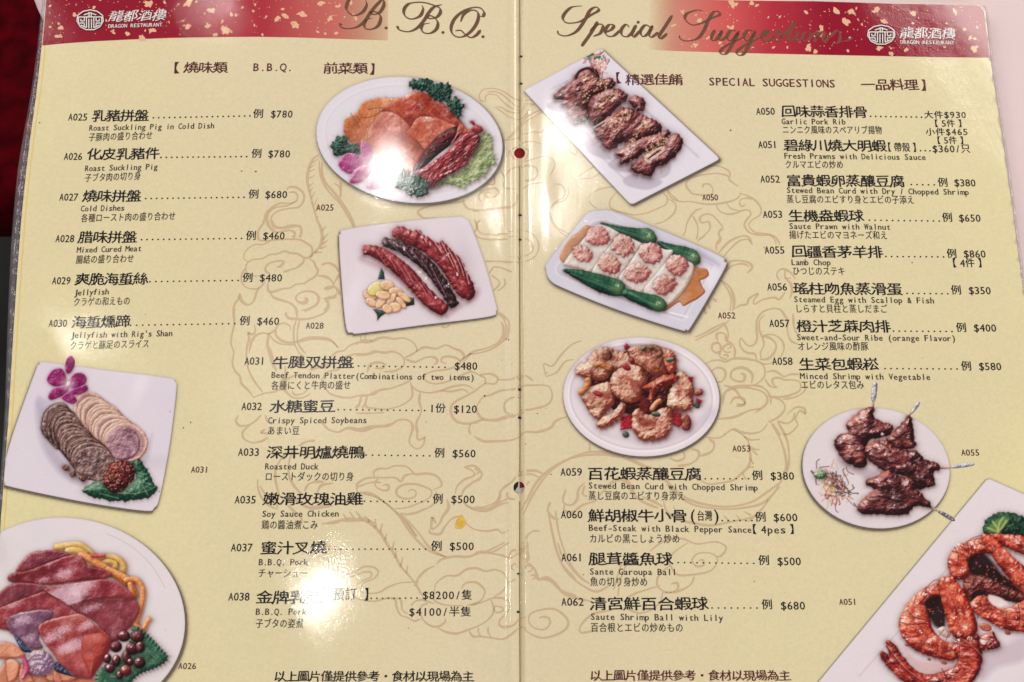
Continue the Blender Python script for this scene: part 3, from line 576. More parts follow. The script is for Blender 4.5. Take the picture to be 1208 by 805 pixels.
# ------------------------------------------------------------------ the dragon and clouds drawn faintly on the paper
REG = {
'a': (250, 150, 6.04, """
760,200 720,230 690,300 680,380 695,460 720,560 745,650 775,720 785,800/9
755,225 720,255/5 735,265 700,290/5 735,300 698,318/5 730,345 690,368/5 725,395 690,425/5 720,430 697,465/5 735,460 710,505/5 750,510 722,570/5 755,545 740,600/5
765,240 770,320 800,410 850,480 905,540 960,620 995,680 1010,725/7
785,250 785,320 810,395 860,455 910,520 960,590 1000,660 1025,725/9
915,390 920,440 915,500/8 870,400 905,425 915,460/5
540,450 545,430 600,430 650,470 655,520 620,570 550,580 470,600 425,640 430,700 470,720 560,712 620,705 640,740 630,790/7
550,465 590,465 610,490 600,530 550,545 480,545 420,580 385,620 370,680 335,730 325,800/7
600,525 540,560 450,575 400,620 395,690 430,735 470,750 530,735 580,750 590,800/7"""),
'b': (260, 260, 7.525, """
380,0 375,40 340,90 335,150 360,180 450,180/9
425,0 440,60 490,100/9 460,0 480,50 540,65 620,45 690,50 720,90 700,150/9 560,95 620,90 660,110 650,160/9
245,370 210,340 215,290 260,240 310,215 380,215 450,180 560,170 690,170 760,200 810,240 815,290 785,330 740,330 690,300 620,290 570,275 500,300 440,305 370,340 290,350 240,380 225,430 250,480 310,495 370,490/8
500,415 530,410 560,380 545,360 490,365 430,385 400,420 405,455 440,470/9 560,460 620,440 680,420 730,380 745,335/9
220,430 190,480 190,550 230,595 290,610 345,600 400,545/7
785,340 830,370 845,410 865,440 850,490 790,530 740,560 670,570 620,600 550,610 470,635 430,630 420,590 425,545/9
440,640 480,690 560,715 640,745 680,805/9 865,490 930,500 980,530 1010,580/10 900,395 960,380 1020,410 1050,460/11
1010,560 1050,490/12 920,610 960,600 1020,595 1060,660/14
745,690 770,700 760,735 710,735 670,700 690,655 760,630 830,640 870,680 860,740 800,780 720,800/10
915,695 950,700 950,760 920,805/10 950,700 1010,680 1030,650/12
170,650 160,700 125,740 120,780 130,805/8 175,655 190,710 230,745 270,745 300,710 320,640 345,600/8
860,0 890,60 905,130 900,190 880,240 840,280 800,330/13
940,50 905,90/8 955,120 910,170/9 955,175 910,210/9 945,230 890,250/9 905,285 840,285/9"""),
'c': (260, 350, 6.04, """
140,0 100,60 95,130 100,190 85,260 75,330 95,400 85,470 105,530 140,570 150,620 200,670 235,720/7
130,0 150,35 190,60 230,40 250,0/6 370,5 430,25 500,50 540,90 545,150/8
600,105 660,75 700,30 705,0/7 535,0 545,30 580,45 620,20 600,10/8
790,0 750,20 775,60 750,110 690,140 620,160 550,160 490,155 465,125 475,115/8
545,160 525,220 525,320 560,400 600,430/6 565,170 550,240 550,320 575,370 610,410/6
500,235 490,205 440,190 400,220 395,270 430,310 490,330 550,320 620,295 700,290 770,300 810,330 840,365/8
840,365 800,325 740,305 650,305 570,325/6 350,270 380,310 440,340 530,345/6
240,200 250,240 230,270 200,260 205,300 190,360 185,430 200,520 240,600 300,680/8
205,400 220,330 250,280 300,260 345,265 390,240/8 345,265 335,340 355,400 375,480 400,530/13
235,720 310,690 380,680 440,660 490,700 520,720 590,720 640,690/7 430,590 470,590 540,560 610,560/8 510,670 530,700 590,690 620,660/6
790,430 830,395 880,385 920,350 990,325 1060,325 1130,295 1208,290/7 880,430 960,410 1050,410 1120,395 1208,400/7
1000,270 1000,325/5 1035,270 1030,320/5 1100,510 1160,510 1170,480 1110,470 1060,490 1045,540/7
740,640 780,690 850,715 930,720 1010,700 1090,700 1140,665 1208,655/6 1000,715 990,760 960,790/6 1045,715 1030,760 1010,800/6 740,640 725,600 760,540 850,520/6
460,495 465,560 450,600/8 640,520 720,500 780,500/12"""),
'd': (420, 380, 6.04, """
0,165 30,140 60,130 120,135 190,110 270,120 340,115 400,140 430,180 430,210 380,240 345,255/7
0,240 70,235 130,210 200,220 260,210 320,235 345,280 330,320 270,350 200,355/7 170,330 200,325 200,300 150,290 110,300 85,340 80,360/7
430,210 490,180 570,190 640,165 700,190 750,210 770,250 740,280/8 355,265 420,285 490,255 550,250 580,275 560,305/8
645,295 610,285 615,255 660,245 720,260 740,290 700,320 640,340 550,350 490,380 500,420 560,440 650,425 740,385 820,355 880,380/7
740,280 800,235 880,220 960,195 1030,150 1080,90 1075,30 1060,0/7 770,280 830,215 920,190 1000,155 1045,100 1050,40 1035,0/7
820,355 790,320 760,280/6 880,380 920,400 920,440/7 890,375 960,370 1010,400 990,440 920,440 850,490 780,530 720,560 680,600 680,660 720,710 800,725 880,700 910,685/8
1010,410 1100,410 1208,385/7 400,460 440,490 520,505 600,490 690,460 780,450 840,480/7 600,490 680,495 760,480 800,505/7
0,525 80,525 160,490 260,470 340,440 380,420/7 385,420 400,480 395,540 330,590 230,620 120,615 70,600 80,540/6 40,530 20,600 0,620/6 0,650 100,650 200,645/5
0,770 60,775 140,745 230,740 300,700 370,700 405,740 395,803/8 460,500 450,560 465,640 430,720 440,803/8
860,600 900,540 960,520 1030,490 1110,480 1208,450/7 860,600 870,650 910,690 1000,700 1080,680 1150,660 1200,640/8
1208,530 1110,540 1060,580 1070,640 1110,670/7 815,725 805,770 820,803/7 610,30 635,40 670,20/6"""),
'e': (250, 490, 6.04, """
190,0 170,40 200,75 260,70 310,40 350,0/7 270,70 220,120 230,170 290,195 350,185 400,160/7 380,0 400,50 430,60/7 380,100 350,125 400,130/8
735,180 670,190 620,220/8 520,270 470,350 450,420 465,520 490,590/8 590,230 550,330 550,430 590,510 650,570/8
330,460 325,500 350,580 400,640 470,670/7 340,500 380,560 440,600 470,660/6 550,560 620,620 700,660 790,650 860,645/12
660,540 690,490 750,475 800,475/8 750,550 780,500 860,485/9 780,50 830,100 900,120 970,90 1050,100 1130,80 1208,85/8
790,770 870,770 950,740 1030,740 1110,745 1170,780/8 540,640 600,700 640,740 620,790/8 1040,510 1130,480 1208,480/6"""),
'f': (400, 500, 6.04, """
0,55 60,35 150,50 220,30 300,20 370,0/7 515,0 520,50 500,120 520,160 560,180 600,150 610,100 590,110 560,110 555,60 550,0/6
250,380 250,340 290,320 340,320 400,300 480,305 520,340 545,360 620,355 690,370 730,420 720,450 670,470/7
130,480 130,430 190,390 250,385 330,385 400,385 440,410 470,370 530,355/7 310,440 350,435 350,470 310,475 265,450 255,420 280,395/7
490,490 510,470 545,480 540,520 480,535 420,515 410,470 460,435 540,430 610,450 660,480 640,530 560,570 470,600 400,605/7
690,480 700,540 650,590 560,630 470,650/7 130,490 230,500 310,550 370,600 430,660 500,740 550,803/8 170,500 260,520 330,565 400,620 470,690 530,770 560,803/6
890,310 960,300 1010,340 1010,380 950,420 890,470 875,510/7 900,315 950,335 960,370 890,400 840,450 830,500/7 960,370 1000,345/6
870,540 920,590 1000,610 1080,600 1150,560 1208,530/8 900,580 980,620 1060,620 1140,580 1208,560/7 1150,530 1150,480 1208,430/8
770,540 780,600 740,660 710,720 660,750 665,670 690,710/9 645,750 650,780 720,785 750,740 800,680 850,660/8 905,710 960,750 1050,765 1130,755 1160,780 1208,760/6
0,690 90,690 180,680 240,720 290,780 310,803/11 30,640 50,680/7 75,630 110,680/7 120,625 155,675/7 185,655 220,700/7 255,680 265,735/7 305,715 295,770/7"""),
'g': (380, 600, 6.04, """
0,110 80,95 160,80 240,85 310,90 370,130 420,180 460,250 510,320 560,410 610,470 660,530 690,590/9
150,40 180,80/7 200,25 230,80/7 245,20 290,85/7 305,50 330,100/7 380,75 380,140/7 430,105 415,170/7 460,180 450,220/7 515,230 500,290/7 530,300 520,350/7 575,345 560,410/7 610,405 600,460/7 690,515 660,550/7
550,60 620,160 690,240 760,300 860,340 960,345 1050,345 1120,310 1208,310/7 560,40 640,120 700,190 750,260 810,310 880,345/7 820,390 860,360/6 800,410 740,440 690,490 665,530/8
0,270 70,270 125,300 125,380 110,440 150,470 230,450 300,415 370,420 400,455 370,500 300,530 275,580 300,605/6
95,290 85,380 90,450 130,490 200,490 290,455 345,455 345,490 280,520 225,560 210,600 230,630 300,655 380,660 460,640 520,650 530,700 560,760 620,780/6
310,605 400,600 470,560 560,530 650,525/6 690,590 720,620/8 640,680 700,650 800,680/6 500,640 560,650 570,720 610,750/6
0,400 30,390 45,370 10,350 0,355/6 560,35 640,40 740,0/7"""),
'h': (480, 640, 6.04, """
100,370 80,320 60,290/7 200,330 210,290 280,240 360,235 430,190 500,185 560,205 630,195 690,220 715,280 690,340 620,390/7
200,330 190,400 220,430 300,450 400,450/6 390,330 420,290 490,285 540,320 555,360 520,420 430,450/7
210,155 250,120 340,100 440,100 540,75 640,85 700,100 730,120/7 540,75 620,40 700,0/6 580,80 650,50 730,0/6 710,290 740,280 775,260/5
600,400 540,425 450,450/6 600,410 620,480 590,540 520,590 430,625 350,650 270,635 220,610/7 30,450 60,420 120,405/6 0,530 50,560 100,545/6
150,435 100,460 110,540 160,590 220,600 270,570 275,540/7 600,400 660,395 720,410 735,450 715,500 665,550 660,590 700,605 760,590 800,550 850,530/7
620,480 640,500 680,490 680,465 630,455 620,480/6 445,630 470,670 520,670 600,680 680,690 740,660 800,610 850,610/7 510,610 510,640 525,670/5 580,600 580,640 600,675/6
945,545 960,530 1010,540 1020,580 980,620 910,610 870,570 880,510 960,480 1050,475 1120,520 1150,570 1130,620 1060,660 980,680 920,670 860,640 840,610/7
860,150 910,190 935,270/9 935,270 1000,250 1060,290 1110,350 1208,380/8 1045,0 1080,90 1120,170 1208,270/7 1075,0 1110,100 1208,230/6
760,100 730,110 740,70 770,55 790,80 760,100/7 800,110 850,120 860,80 820,60 810,100/7 770,200 745,180 770,150 790,180/6 850,190 850,165 885,170 890,200 860,210/6 880,240 900,230 920,250 890,265/6 820,0 830,40 800,50/6 860,0 860,50 870,110 840,150/7"""),
'i': (560, 480, 6.04, """
205,0 230,45 330,60/7 330,20 400,20 490,0/7 0,10 60,90 150,90 230,70 320,70/8 0,120 60,90/8
0,210 60,245 160,245 250,240 310,220 360,180 450,180 540,150 580,100 660,70/8 0,440 50,470 40,510 0,530/7
0,735 80,735 170,680 190,600 260,540 330,470 430,455 490,480/8 0,715 60,715 150,680 180,620/6 230,610 240,650 290,660/7 330,490 400,480 450,500 470,510/6 370,560 385,535/8
330,740 380,650 440,540 530,450 650,380 780,330 900,320 980,330/8 345,770 420,620 520,480 640,390 760,350 880,340 1000,345 1080,370 1200,430/7 820,260 820,320/7
650,590 630,650 640,690 690,700 730,660 740,590 785,540/8 785,560 770,620 800,640/7 540,680 520,740 560,790 600,803/9 640,690 640,740 700,750 770,700 860,670 900,620 980,540 1050,520 1100,560/8"""),
'j': (720, 500, 6.04, """
680,95 780,100 870,40 930,60 1010,70 1080,50 1120,0/7 700,110 740,140 720,200 640,230/8 580,180 630,200 620,250 560,290 480,300/8 420,245 480,265 530,240 520,200/7
870,40 930,70 980,120 990,180 1000,250 980,310 940,350 880,400 800,420 700,430 640,400/8
950,90 1000,115 1065,110/6 985,150 1020,180 1065,185/6 990,170 1045,220/6 990,240 1020,285/6 975,310 1020,310/6 940,350 965,395/6 1160,0 1208,80/8
350,300 400,400 470,480 560,540 700,580 850,590 1000,560 1100,500 1208,420/8 400,430 480,510 600,580 760,605 900,605 1050,580 1120,540 1208,450/7
0,420 60,390 120,410 150,470 180,520 260,570 340,600/12 230,520 320,560 370,590/9 1130,540 1070,620 980,700/8
380,550 400,620 480,680 600,710 720,725 850,700 960,680 1020,660/8 950,625 1000,650/6 900,655 920,680/6 810,655 850,700/6 450,590 470,640/6
0,230 130,250 240,300 330,330 400,420/8"""),
'k': (604, 603, 4.0, """
170,0 190,100 215,200 260,290 330,350 400,380 460,350/5 205,0 225,120 270,240 320,310 370,345/5 130,95 100,95 70,120 65,160 50,200/5
650,190 720,140 800,130 870,155 960,145 1010,170 990,210 965,215/4
880,235 900,230 905,255 870,260 850,230 880,200 940,200 970,230 940,280 860,300 780,300 750,260 740,230 770,190 830,150/4
750,345 780,340 780,370 740,385 690,360 690,310 740,260/4.5 860,310 840,350 780,380 710,385/4.5 520,240 500,300 480,370/4 540,250 510,330 500,400/4
710,385 700,430 650,470 590,480 540,450 560,400 640,370 700,350/4.5 470,470 400,480 350,510 320,550 330,575 400,560/5 130,320 180,330 240,385 300,410 370,425/6"""),
'l': (600, 180, 6.04, """
100,70 170,50 240,30 300,40 330,80 320,120 290,170/4.5 90,110 140,95 190,110 205,160 170,200 70,210/4.5 100,260 160,225 250,215/4.5
320,225 370,230 400,270 390,320 340,350 300,400 300,450 340,530 430,580/4.5 425,250 425,300 390,345 320,370 290,440 320,520 370,570 420,600/4.5
480,180 560,130 610,100/4.5 480,182 580,185 660,140/4.5 740,245 640,265 580,310 580,360 630,400/5 775,280 730,330 720,380 750,410 840,435 900,445 990,430 1060,400 1120,370 1130,320 1100,290/5
1130,265 1170,310 1208,340/5 1140,330 1190,370 1180,430 1110,490 1040,510/5.5 0,565 100,555 180,590 215,660 190,740 100,780 0,780/5 0,600 90,600 160,640 170,700 110,740 0,745/5"""),
'm': (760, 180, 6.04, """
380,300 340,290 300,240 310,200 370,170 450,155 530,150 600,170 610,200 670,240/5.5 420,250 420,230 460,225 490,260 480,295 430,305 370,300/5.5 420,120 480,95 540,100 600,130 615,170/5.5
165,275 200,330 260,350 330,350 390,360 470,370 560,360 640,340 680,310 685,290/5.5 510,370 540,420 600,440 660,430 720,405/5.5 590,365 620,400 680,415 740,410 760,440 730,480 715,520 750,570 820,590 890,590 930,620 940,660/5.5
685,290 760,320 810,360 835,410 820,450 770,480 745,520 790,570 870,580 930,600 960,640 965,660/5.5 720,370 700,385 680,365 690,335 740,325 765,335/5
410,400 360,420 310,490 290,570 275,590/5.5 345,450 380,520 380,590 370,620/5.5 460,490 410,500 395,470 420,445 470,440 520,480 560,540 530,570 545,620 515,660 515,700/6
460,490 470,540 430,590 380,630/6 530,715 600,640 680,600 740,600 770,660/7 560,750 620,680 680,630 740,620 765,650/5.5 850,670 870,690/9"""),
'n': (820, 270, 7.525, """
230,0 210,40 220,90 190,140 190,190/8 270,320 330,285 420,285 490,310 505,350 460,395/9 270,380 330,330 420,310 480,335/7
230,460 300,510 340,590 345,680 330,730/11 240,480 290,540 320,620 310,730/7 350,710 400,680 460,670 480,620 560,575 520,640 530,670 600,630 700,610 750,625 800,560/8
750,460 725,410 750,365 800,360 860,400 890,450/8 800,370 800,430 850,490 860,560 840,620/9 850,440 800,440/7 550,800 600,740 680,710 750,715 790,760 810,800/8
160,620 185,640/12 120,660 130,700/12 80,700 95,750/12"""),
'o': (820, 370, 7.525, """
0,210 90,170 180,120 260,80/8 0,240 90,195 190,145 280,80 300,60/8 255,90 280,130 295,190 280,250/8
270,230 270,190 230,170 190,190 200,240/9 210,260 160,270 150,320 190,350 220,340/9 290,310 320,300 300,270 260,290 250,320 280,345 320,340/8 250,370 290,370 290,395/8 270,240 330,270 355,330 350,390/8 200,250 230,300 220,380 280,410/9
100,445 150,420 220,415 270,430 340,400 430,400 500,410 570,430 610,470 620,540 590,590 540,630/9
590,0 550,60 545,140 550,220 520,280 460,280 410,220 395,260 420,320 470,350 530,360 545,410/8 620,10 575,60 570,140 600,220 610,280 580,350 590,410/8
600,200 670,220 720,280 700,350 650,400 580,410/10 610,190 700,190 770,240 790,310 760,390/7 780,0 820,60 820,160 850,240 910,270/8 870,0 880,130 910,180/8
145,510 200,480 260,500 270,550 240,600 190,610/9 410,530 440,550 430,600 370,600 320,570 330,510 400,480 470,500 510,550 500,620/11
250,805 250,730 300,670 380,645 480,640 560,640 630,680 670,740 670,805/9 510,640 600,650/7 630,520 700,510 750,535 790,560 850,540 920,540/8
730,660 690,620 690,580 740,570 800,590 870,590 930,610 930,680 860,720 770,740 690,735/8 620,580 660,640 720,660/8 780,760 880,745 960,700 990,640/7 580,440 640,450 700,430/6 390,760 400,740 440,780/8"""),
'q': (604, 402, 4.0, """
160,170 150,110 190,120 230,70 280,20 330,0/4 160,170 210,150 250,100 290,90/4 0,180 60,165 100,190/4 0,235 50,215 100,210 170,215 190,260 170,300 110,320 40,330/4"""),
'v': (604, 402, 4.0, """
1000,210 1050,230 1080,270 1100,300 1060,310/5 1000,280 1010,240 1080,220 1180,240 1205,290 1150,340/5 1060,300 1095,300 1095,275 1050,270 1030,300/5 970,370 1050,360 1120,330 1180,320/5"""),
'r': (906, 402, 4.0, """
10,380 60,470 85,560 80,620 40,700 0,760/5 45,380 90,470 100,560 90,620/5 0,260 60,280 80,320 50,360 0,385/4.5 90,350 130,315 170,320 175,345 150,330 130,370 140,400 100,440 70,440/4.5 50,380 90,390 120,370 125,340/4.5"""),
's': (560, 80, 7.525, """
95,300 55,290 40,250 70,200 130,185 200,190 270,220 340,270 400,290 520,285/5.5 95,300 100,250 140,235 200,250 260,310 330,360 410,385/5.5 110,220 160,210 220,225 290,275 350,330 410,355/5.5
170,355 230,350 280,380 340,400 400,400 430,370 440,330/5.5 190,360 240,390 300,435 380,460 420,450 470,400 480,365/5.5 285,640 340,580 400,510 470,430 600,370/5.5 310,630 380,560 440,490 520,440 590,395/5.5
480,350 530,325/5 410,320 530,325/5 400,590 470,585 520,570 590,575 640,520 700,490/5 410,680 470,655 540,660 590,680/5 670,580 720,610 740,670 720,730/5 860,660 840,700 850,740 895,775 905,730/5
240,645 320,640 400,620/5 300,790 310,740 360,715/5 450,710 480,740 470,790/5"""),
't': (400, 100, 5.03, """
900,640 870,640 870,665 920,668 950,640 930,615 880,620 840,650/5 740,680 750,720 800,750 880,740 950,730 1010,730 1050,700 1060,650/5 980,560 1000,520 1050,490 1130,480 1175,500 1170,550 1100,570/5
880,590 920,590 920,540/5 960,510 985,560 980,610 1060,620/5 480,785 470,750 560,715 700,700 740,690/5 1060,370 1020,390 1030,430 1060,450/5 1090,370 1125,400 1100,450/5"""),
'u': (302, 201, 4.0, """
1030,230 1045,270 1030,300 1080,325 1190,325/4 1060,235 1040,260 1070,300 1190,300/4 1080,430 1140,430 1208,435/4 1100,490 1130,455 1208,480/4 1110,495 1150,530 1120,570/4 1170,510 1175,540 1140,570/4
975,150 1000,180 1060,190 1130,185 1190,170/4 1110,130 1140,115 1130,90 1080,95 1050,120 1060,150/4 770,200 790,225 850,225/3.5 1130,670 1170,700 1180,760 1165,803/4 1150,670 1190,710 1195,760 1180,803/4"""),
}
def parse(r):
    ox, oy, s, txt = REG[r]; out = []
    for tok in txt.replace('\n', ' ').split('/'):
        tok = tok.strip()
        if not tok: continue
        out.append(tok)
    # tokens look like "pts/width pts/width": the width leads the next token
    res = []; cur = out[0]
    for nxt in out[1:]:
        parts = nxt.split(' ', 1); w = float(parts[0])
        P = [tuple(map(float, q.split(','))) for q in cur.split()]
        P = np.array([(ox + a / s, oy + b / s) for a, b in P])
        res.append((P, w / s * (1.0 if s > 5 else 1.0)))
        cur = parts[1] if len(parts) > 1 else ''
    return res
TWO = {'a': 'scroll cloud and spiny mane beside the roast pig plate', 'h': 'curled cloud drawn across the seam near the foot', 'd': 'cloud bank drawn behind the soybean entry', 'j': 'scaly coil of the dragon drawn below the shrimp plate'}
allst = {}
for r in REG:
    st = parse(r); name = 'cloud_drawing' if r not in 'geijsn' else 'dragon_drawing'
    S = []
    for P, w in st:
        if len(P) > 2: Q = spline(P, 5, False)
        else: Q = np.linspace(P[0], P[1], 5)
        n = len(Q); t = np.linspace(0, 1, n)
        ww = w * (0.86 + 0.22 * np.sin(t * 9 + P[0, 0])) * np.minimum(1, 0.45 + 5 * np.minimum(t, 1 - t))
        if len(P) == 2: ww = w * (0.35 + 0.65 * t)
        # drop what the plates would cover is not needed: they are printed on top
        m = Q[:, 0] > 613.3
        cut = np.nonzero(np.diff(m.astype(int)))[0]
        S.append((Q, ww * (1.12 if r in 'mlst' else 1.14)))
    V, F = ribbons(S)
    mk(name, p2w(V[:, 0], V[:, 1], LIFT[0] + .000001 * len(allst)), F, M_TAN, menu, TWO.get(r)); allst[r] = 1

# ------------------------------------------------------------------ red bands with gold flecks, script titles, emblem
def noise2(X, Y, s, seed):
    """smooth value noise, 0..1"""
    r = np.random.default_rng(seed); G = r.random((64, 64))
    x = X / s + seed * 3.7; y = Y / s + seed * 1.9
    xi = np.floor(x).astype(int); yi = np.floor(y).astype(int); fx = x - xi; fy = y - yi
    fx = fx * fx * (3 - 2 * fx); fy = fy * fy * (3 - 2 * fy)
    g = lambda a, b: G[a % 64, b % 64]
    return (g(yi, xi) * (1 - fx) + g(yi, xi + 1) * fx) * (1 - fy) + (g(yi + 1, xi) * (1 - fx) + g(yi + 1, xi + 1) * fx) * fy
def fbm(X, Y, s, seed, o=3):
    v = 0; a = 1; t = 0
    for k in range(o): v = v + a * noise2(X, Y, s / 2 ** k, seed + 11 * k); t += a; a *= .55
    return v / t

def inked(name, xs, ys, f, colf, mat, lift, parent, label=None, kind=None):
    X, Y, F = mesh_sdf(xs, ys, f); c = colf(X, Y)
    if c.shape[1] == 3: c = np.concatenate([c, np.ones((len(c), 1))], 1)
    return mk(name, p2w(X, Y, lift), F, mat, parent, label, col=c, kind=kind)
BL = np.array([(60, -60), (56.5, -20), (53, 20), (50, 54), (75, 51.5), (110, 49), (150, 47), (200, 45), (250, 44), (302, 43.6), (350, 44.4), (400, 46), (430, 47), (458, 48), (458, -60)], float)
BR = np.array([(760, -3.2), (850, .4), (906, 1.3), (960, 1.7), (1060, 4.8), (1150, 6.3), (1156, 7.5), (1161, 14), (1167.5, 68.3), (1100, 67.5), (1000, 65.5), (906, 63.5), (850, 62), (800, 60.5), (764, 59), (764, 30)], float)
def bandcol(stops):
    """stops: (x, colour, cover) from one end to the other"""
    xs = [s[0] for s in stops]
    def f(X, Y):
        n = fbm(X, Y, 60, 5)[:, None]; c = np.stack([np.interp(X, xs, [lin(s[1])[k] for s in stops]) for k in range(3)], 1) * (.9 + .2 * n)
        return np.concatenate([c, np.interp(X, xs, [s[2] for s in stops])[:, None]], 1)
    return f
bL = inked('header_band', np.arange(44, 462, 2.5), np.arange(-60, 58, 2.0), lambda X, Y: sdf_poly(X, Y, BL), bandcol([(44, (142, 16, 42), 1), (230, (148, 22, 46), 1), (310, (172, 48, 62), 1), (400, (204, 112, 104), .95), (455, (222, 170, 140), .35), (462, (222, 170, 140), 0)]), M_SOFT, .00005, menu, 'red band with gold flecks along the top of the left page')
bR = inked('header_band', np.arange(760, 1172, 2.5), np.arange(-6, 72, 2.0), lambda X, Y: sdf_poly(X, Y, BR), bandcol([(764, (222, 170, 140), 0), (800, (216, 136, 122), .8), (850, (206, 92, 90), 1), (910, (176, 46, 62), 1), (975, (146, 12, 42), 1), (1172, (142, 8, 40), 1)]), M_SOFT, .00005, menu, 'red band with gold flecks along the top of the right page')
def fleck(cx, cy, r, seed):
    rr = np.random.default_rng(seed); n = 11; a = np.linspace(0, 2 * math.pi, n, endpoint=False) + rr.random() * 6
    rad = r * (0.55 + .6 * rr.random(n)); ang = rr.random() * 3.14; el = .55 + .45 * rr.random()
    x = rad * np.cos(a) * 1.25; y = rad * np.sin(a) * el
    return np.stack([cx + x * math.cos(ang) - y * math.sin(ang), cy + x * math.sin(ang) + y * math.cos(ang)], 1)
M_GOLD = ink('gold_ink', (226, 182, 146))
def flecks(lst, parent, seed, lim):
    V = []; F = []; n0 = 0; rr = np.random.default_rng(seed)
    allf = list(lst)
    for k in range(230):
        x = rr.uniform(lim[0], lim[1]); y = rr.uniform(lim[2], lim[3])
        allf.append((x, y, 0.35 + .5 * rr.random() + (1.1 if rr.random() < .12 else 0)))
    for k, (x, y, r) in enumerate(allf):
        P = fleck(x, y, r, seed * 1000 + k); V.append(P); F.append(tuple(range(n0 + 10, n0 - 1, -1))); n0 += 11
        if r > 2.2:
            P = fleck(x + r * .9 * math.cos(k), y + r * .5 * math.sin(k * 1.7), r * .55, seed * 1000 + k + 500); V.append(P); F.append(tuple(range(n0 + 10, n0 - 1, -1))); n0 += 11
    V = np.concatenate(V); lift = np.repeat(np.arange(len(F)), 11) * 8e-8
    P = p2w(V[:, 0], V[:, 1]); P[:, 2] += .00007 + lift
    return mk('gold_flecks', P, F, M_GOLD, parent, kind='stuff')
FL = [(68, 43, 4), (72, 33, 3), (88, 18, 2.5), (176, 5, 4.5), (194, 3, 2), (222, 4, 5), (221, 32, 3.5), (249, 13, 4), (273, 17, 3), (246, 31, 3.2), (266, 36, 5), (262, 26, 2.5), (254, 41, 2.5), (150, 40, 3), (133, 38, 3), (168, 45, 4), (180, 36, 3.5), (111, 9, 2), (327, 23, 4), (336, 19, 3.5), (314, 20, 2), (348, 30, 5), (357, 17, 4.5), (379, 4, 4), (389, 22, 4), (398, 8, 3), (375, 38, 2), (397, 39, 2.5), (414, 3, 3), (420, 22, 2.5), (300, 30, 1.5)]
FR = [(864, 5, 5), (886, 3, 3.5), (893, 7, 2.5), (863, 34, 4), (825, 25, 3), (805, 15, 2.5), (820, 54, 3), (835, 45, 2.5), (850, 50, 2.8), (795, 30, 3.2), (951, 15, 2.5), (986, 13, 4.2), (1004, 14, 4), (997, 26, 5), (969, 34, 3.5), (970, 42, 3), (1034, 12, 4), (1043, 26, 4), (1077, 16, 3.5), (1126, 13, 2.5), (953, 57, 5), (962, 61, 2.5), (966, 38, 2.5), (1038, 57, 4), (1069, 59, 3.2), (1148, 58, 4.5), (1144, 45, 2.5), (1150, 46, 2), (1052, 64, 3), (1000, 60, 2), (920, 20, 2)]
flecks(FL, bL, 3, (58, 430, -5, 42)); flecks(FR, bR, 4, (800, 1158, 8, 60))

def script(tok, ox, oy, s, name, parent, label, wmax=8.6, wmin=2.7):
    S = []
    for t in tok.split('/'):
        P = np.array([tuple(map(float, q.split(','))) for q in t.split()]); P[:, 0] = ox + P[:, 0] / s; P[:, 1] = oy + P[:, 1] / s
        if len(P) == 1:
            a = np.linspace(0, 1, 6); Q = np.stack([P[0, 0] - .8 + 1.6 * a, P[0, 1] + 0 * a], 1); S.append((Q, np.full(6, 1.6))); continue
        Q = spline(P, 8, False); d = np.gradient(Q, axis=0); d /= np.linalg.norm(d, axis=1, keepdims=True) + 1e-9
        k = np.abs(d @ np.array([-0.42, 0.91])) ; k = np.clip((k - .55) / .45, 0, 1) ** 1.3
        L = np.linspace(0, 1, len(Q)); w = (wmin + (wmax - wmin) * k) / s * np.minimum(1, .35 + 9 * np.minimum(L, 1 - L))
        S.append((Q, w))
    V, F = ribbons(S); n = 0
    return mk(name, p2w(V[:, 0], V[:, 1], .00013), F, M_BROWN, parent, label)
script("375,-5 330,40 290,90 250,150 200,190 140,205 90,200 66,176/255,5 262,40 230,90 170,112 125,80 120,40 150,-10 230,-40 320,-45 375,-5 384,40 352,92 310,104 290,92 310,84 345,95 362,130 345,182 300,208 255,205 245,170 265,140 300,132/400,200/"
       "795,35 740,52 700,95 670,145 620,200 560,226 500,216 473,192/655,40 662,70 640,115 580,137 535,115 527,70 560,30 620,18 680,22 740,40 780,60 783,95 755,125 710,134 695,122 710,112 745,128 767,165 755,210 710,238 665,232 650,200 665,175 710,165/803,232/"
       "1062,116 1085,118 1095,92 1070,60 1020,55 950,80 890,130 862,190 870,240 910,265 960,255 1010,215 1045,160 1055,110 1040,80 1000,75 950,105 930,155/890,220 930,218 960,245 1000,268 1040,250 1070,215/1087,262/75,178 80,170/480,198 486,190", 389, 0, 6.01, 'page_title', menu, 'page title B.B.Q. in brown copperplate script', 12.5, 4.0)
script("150,22 110,28 82,60 95,82 140,78 180,55 208,38 200,26 178,38 158,75 130,112 95,128 68,123 63,110/205,78 180,120 148,165/178,114 205,88 224,92 215,118 190,130/228,118 255,105 262,90 245,90 232,110 240,128 262,128 290,104/318,98 306,88 290,105 292,126 312,130 338,106/342,90 328,118 334,132 356,110/349,80/392,98 375,90 358,110 364,130 382,122 400,95/400,92 388,120 396,133 420,116/470,56 445,95 424,128 430,138 452,120", 637, 0, 3.0125, 'page_title', menu, 'page title word Special in brown copperplate script', 6.2, 1.9)
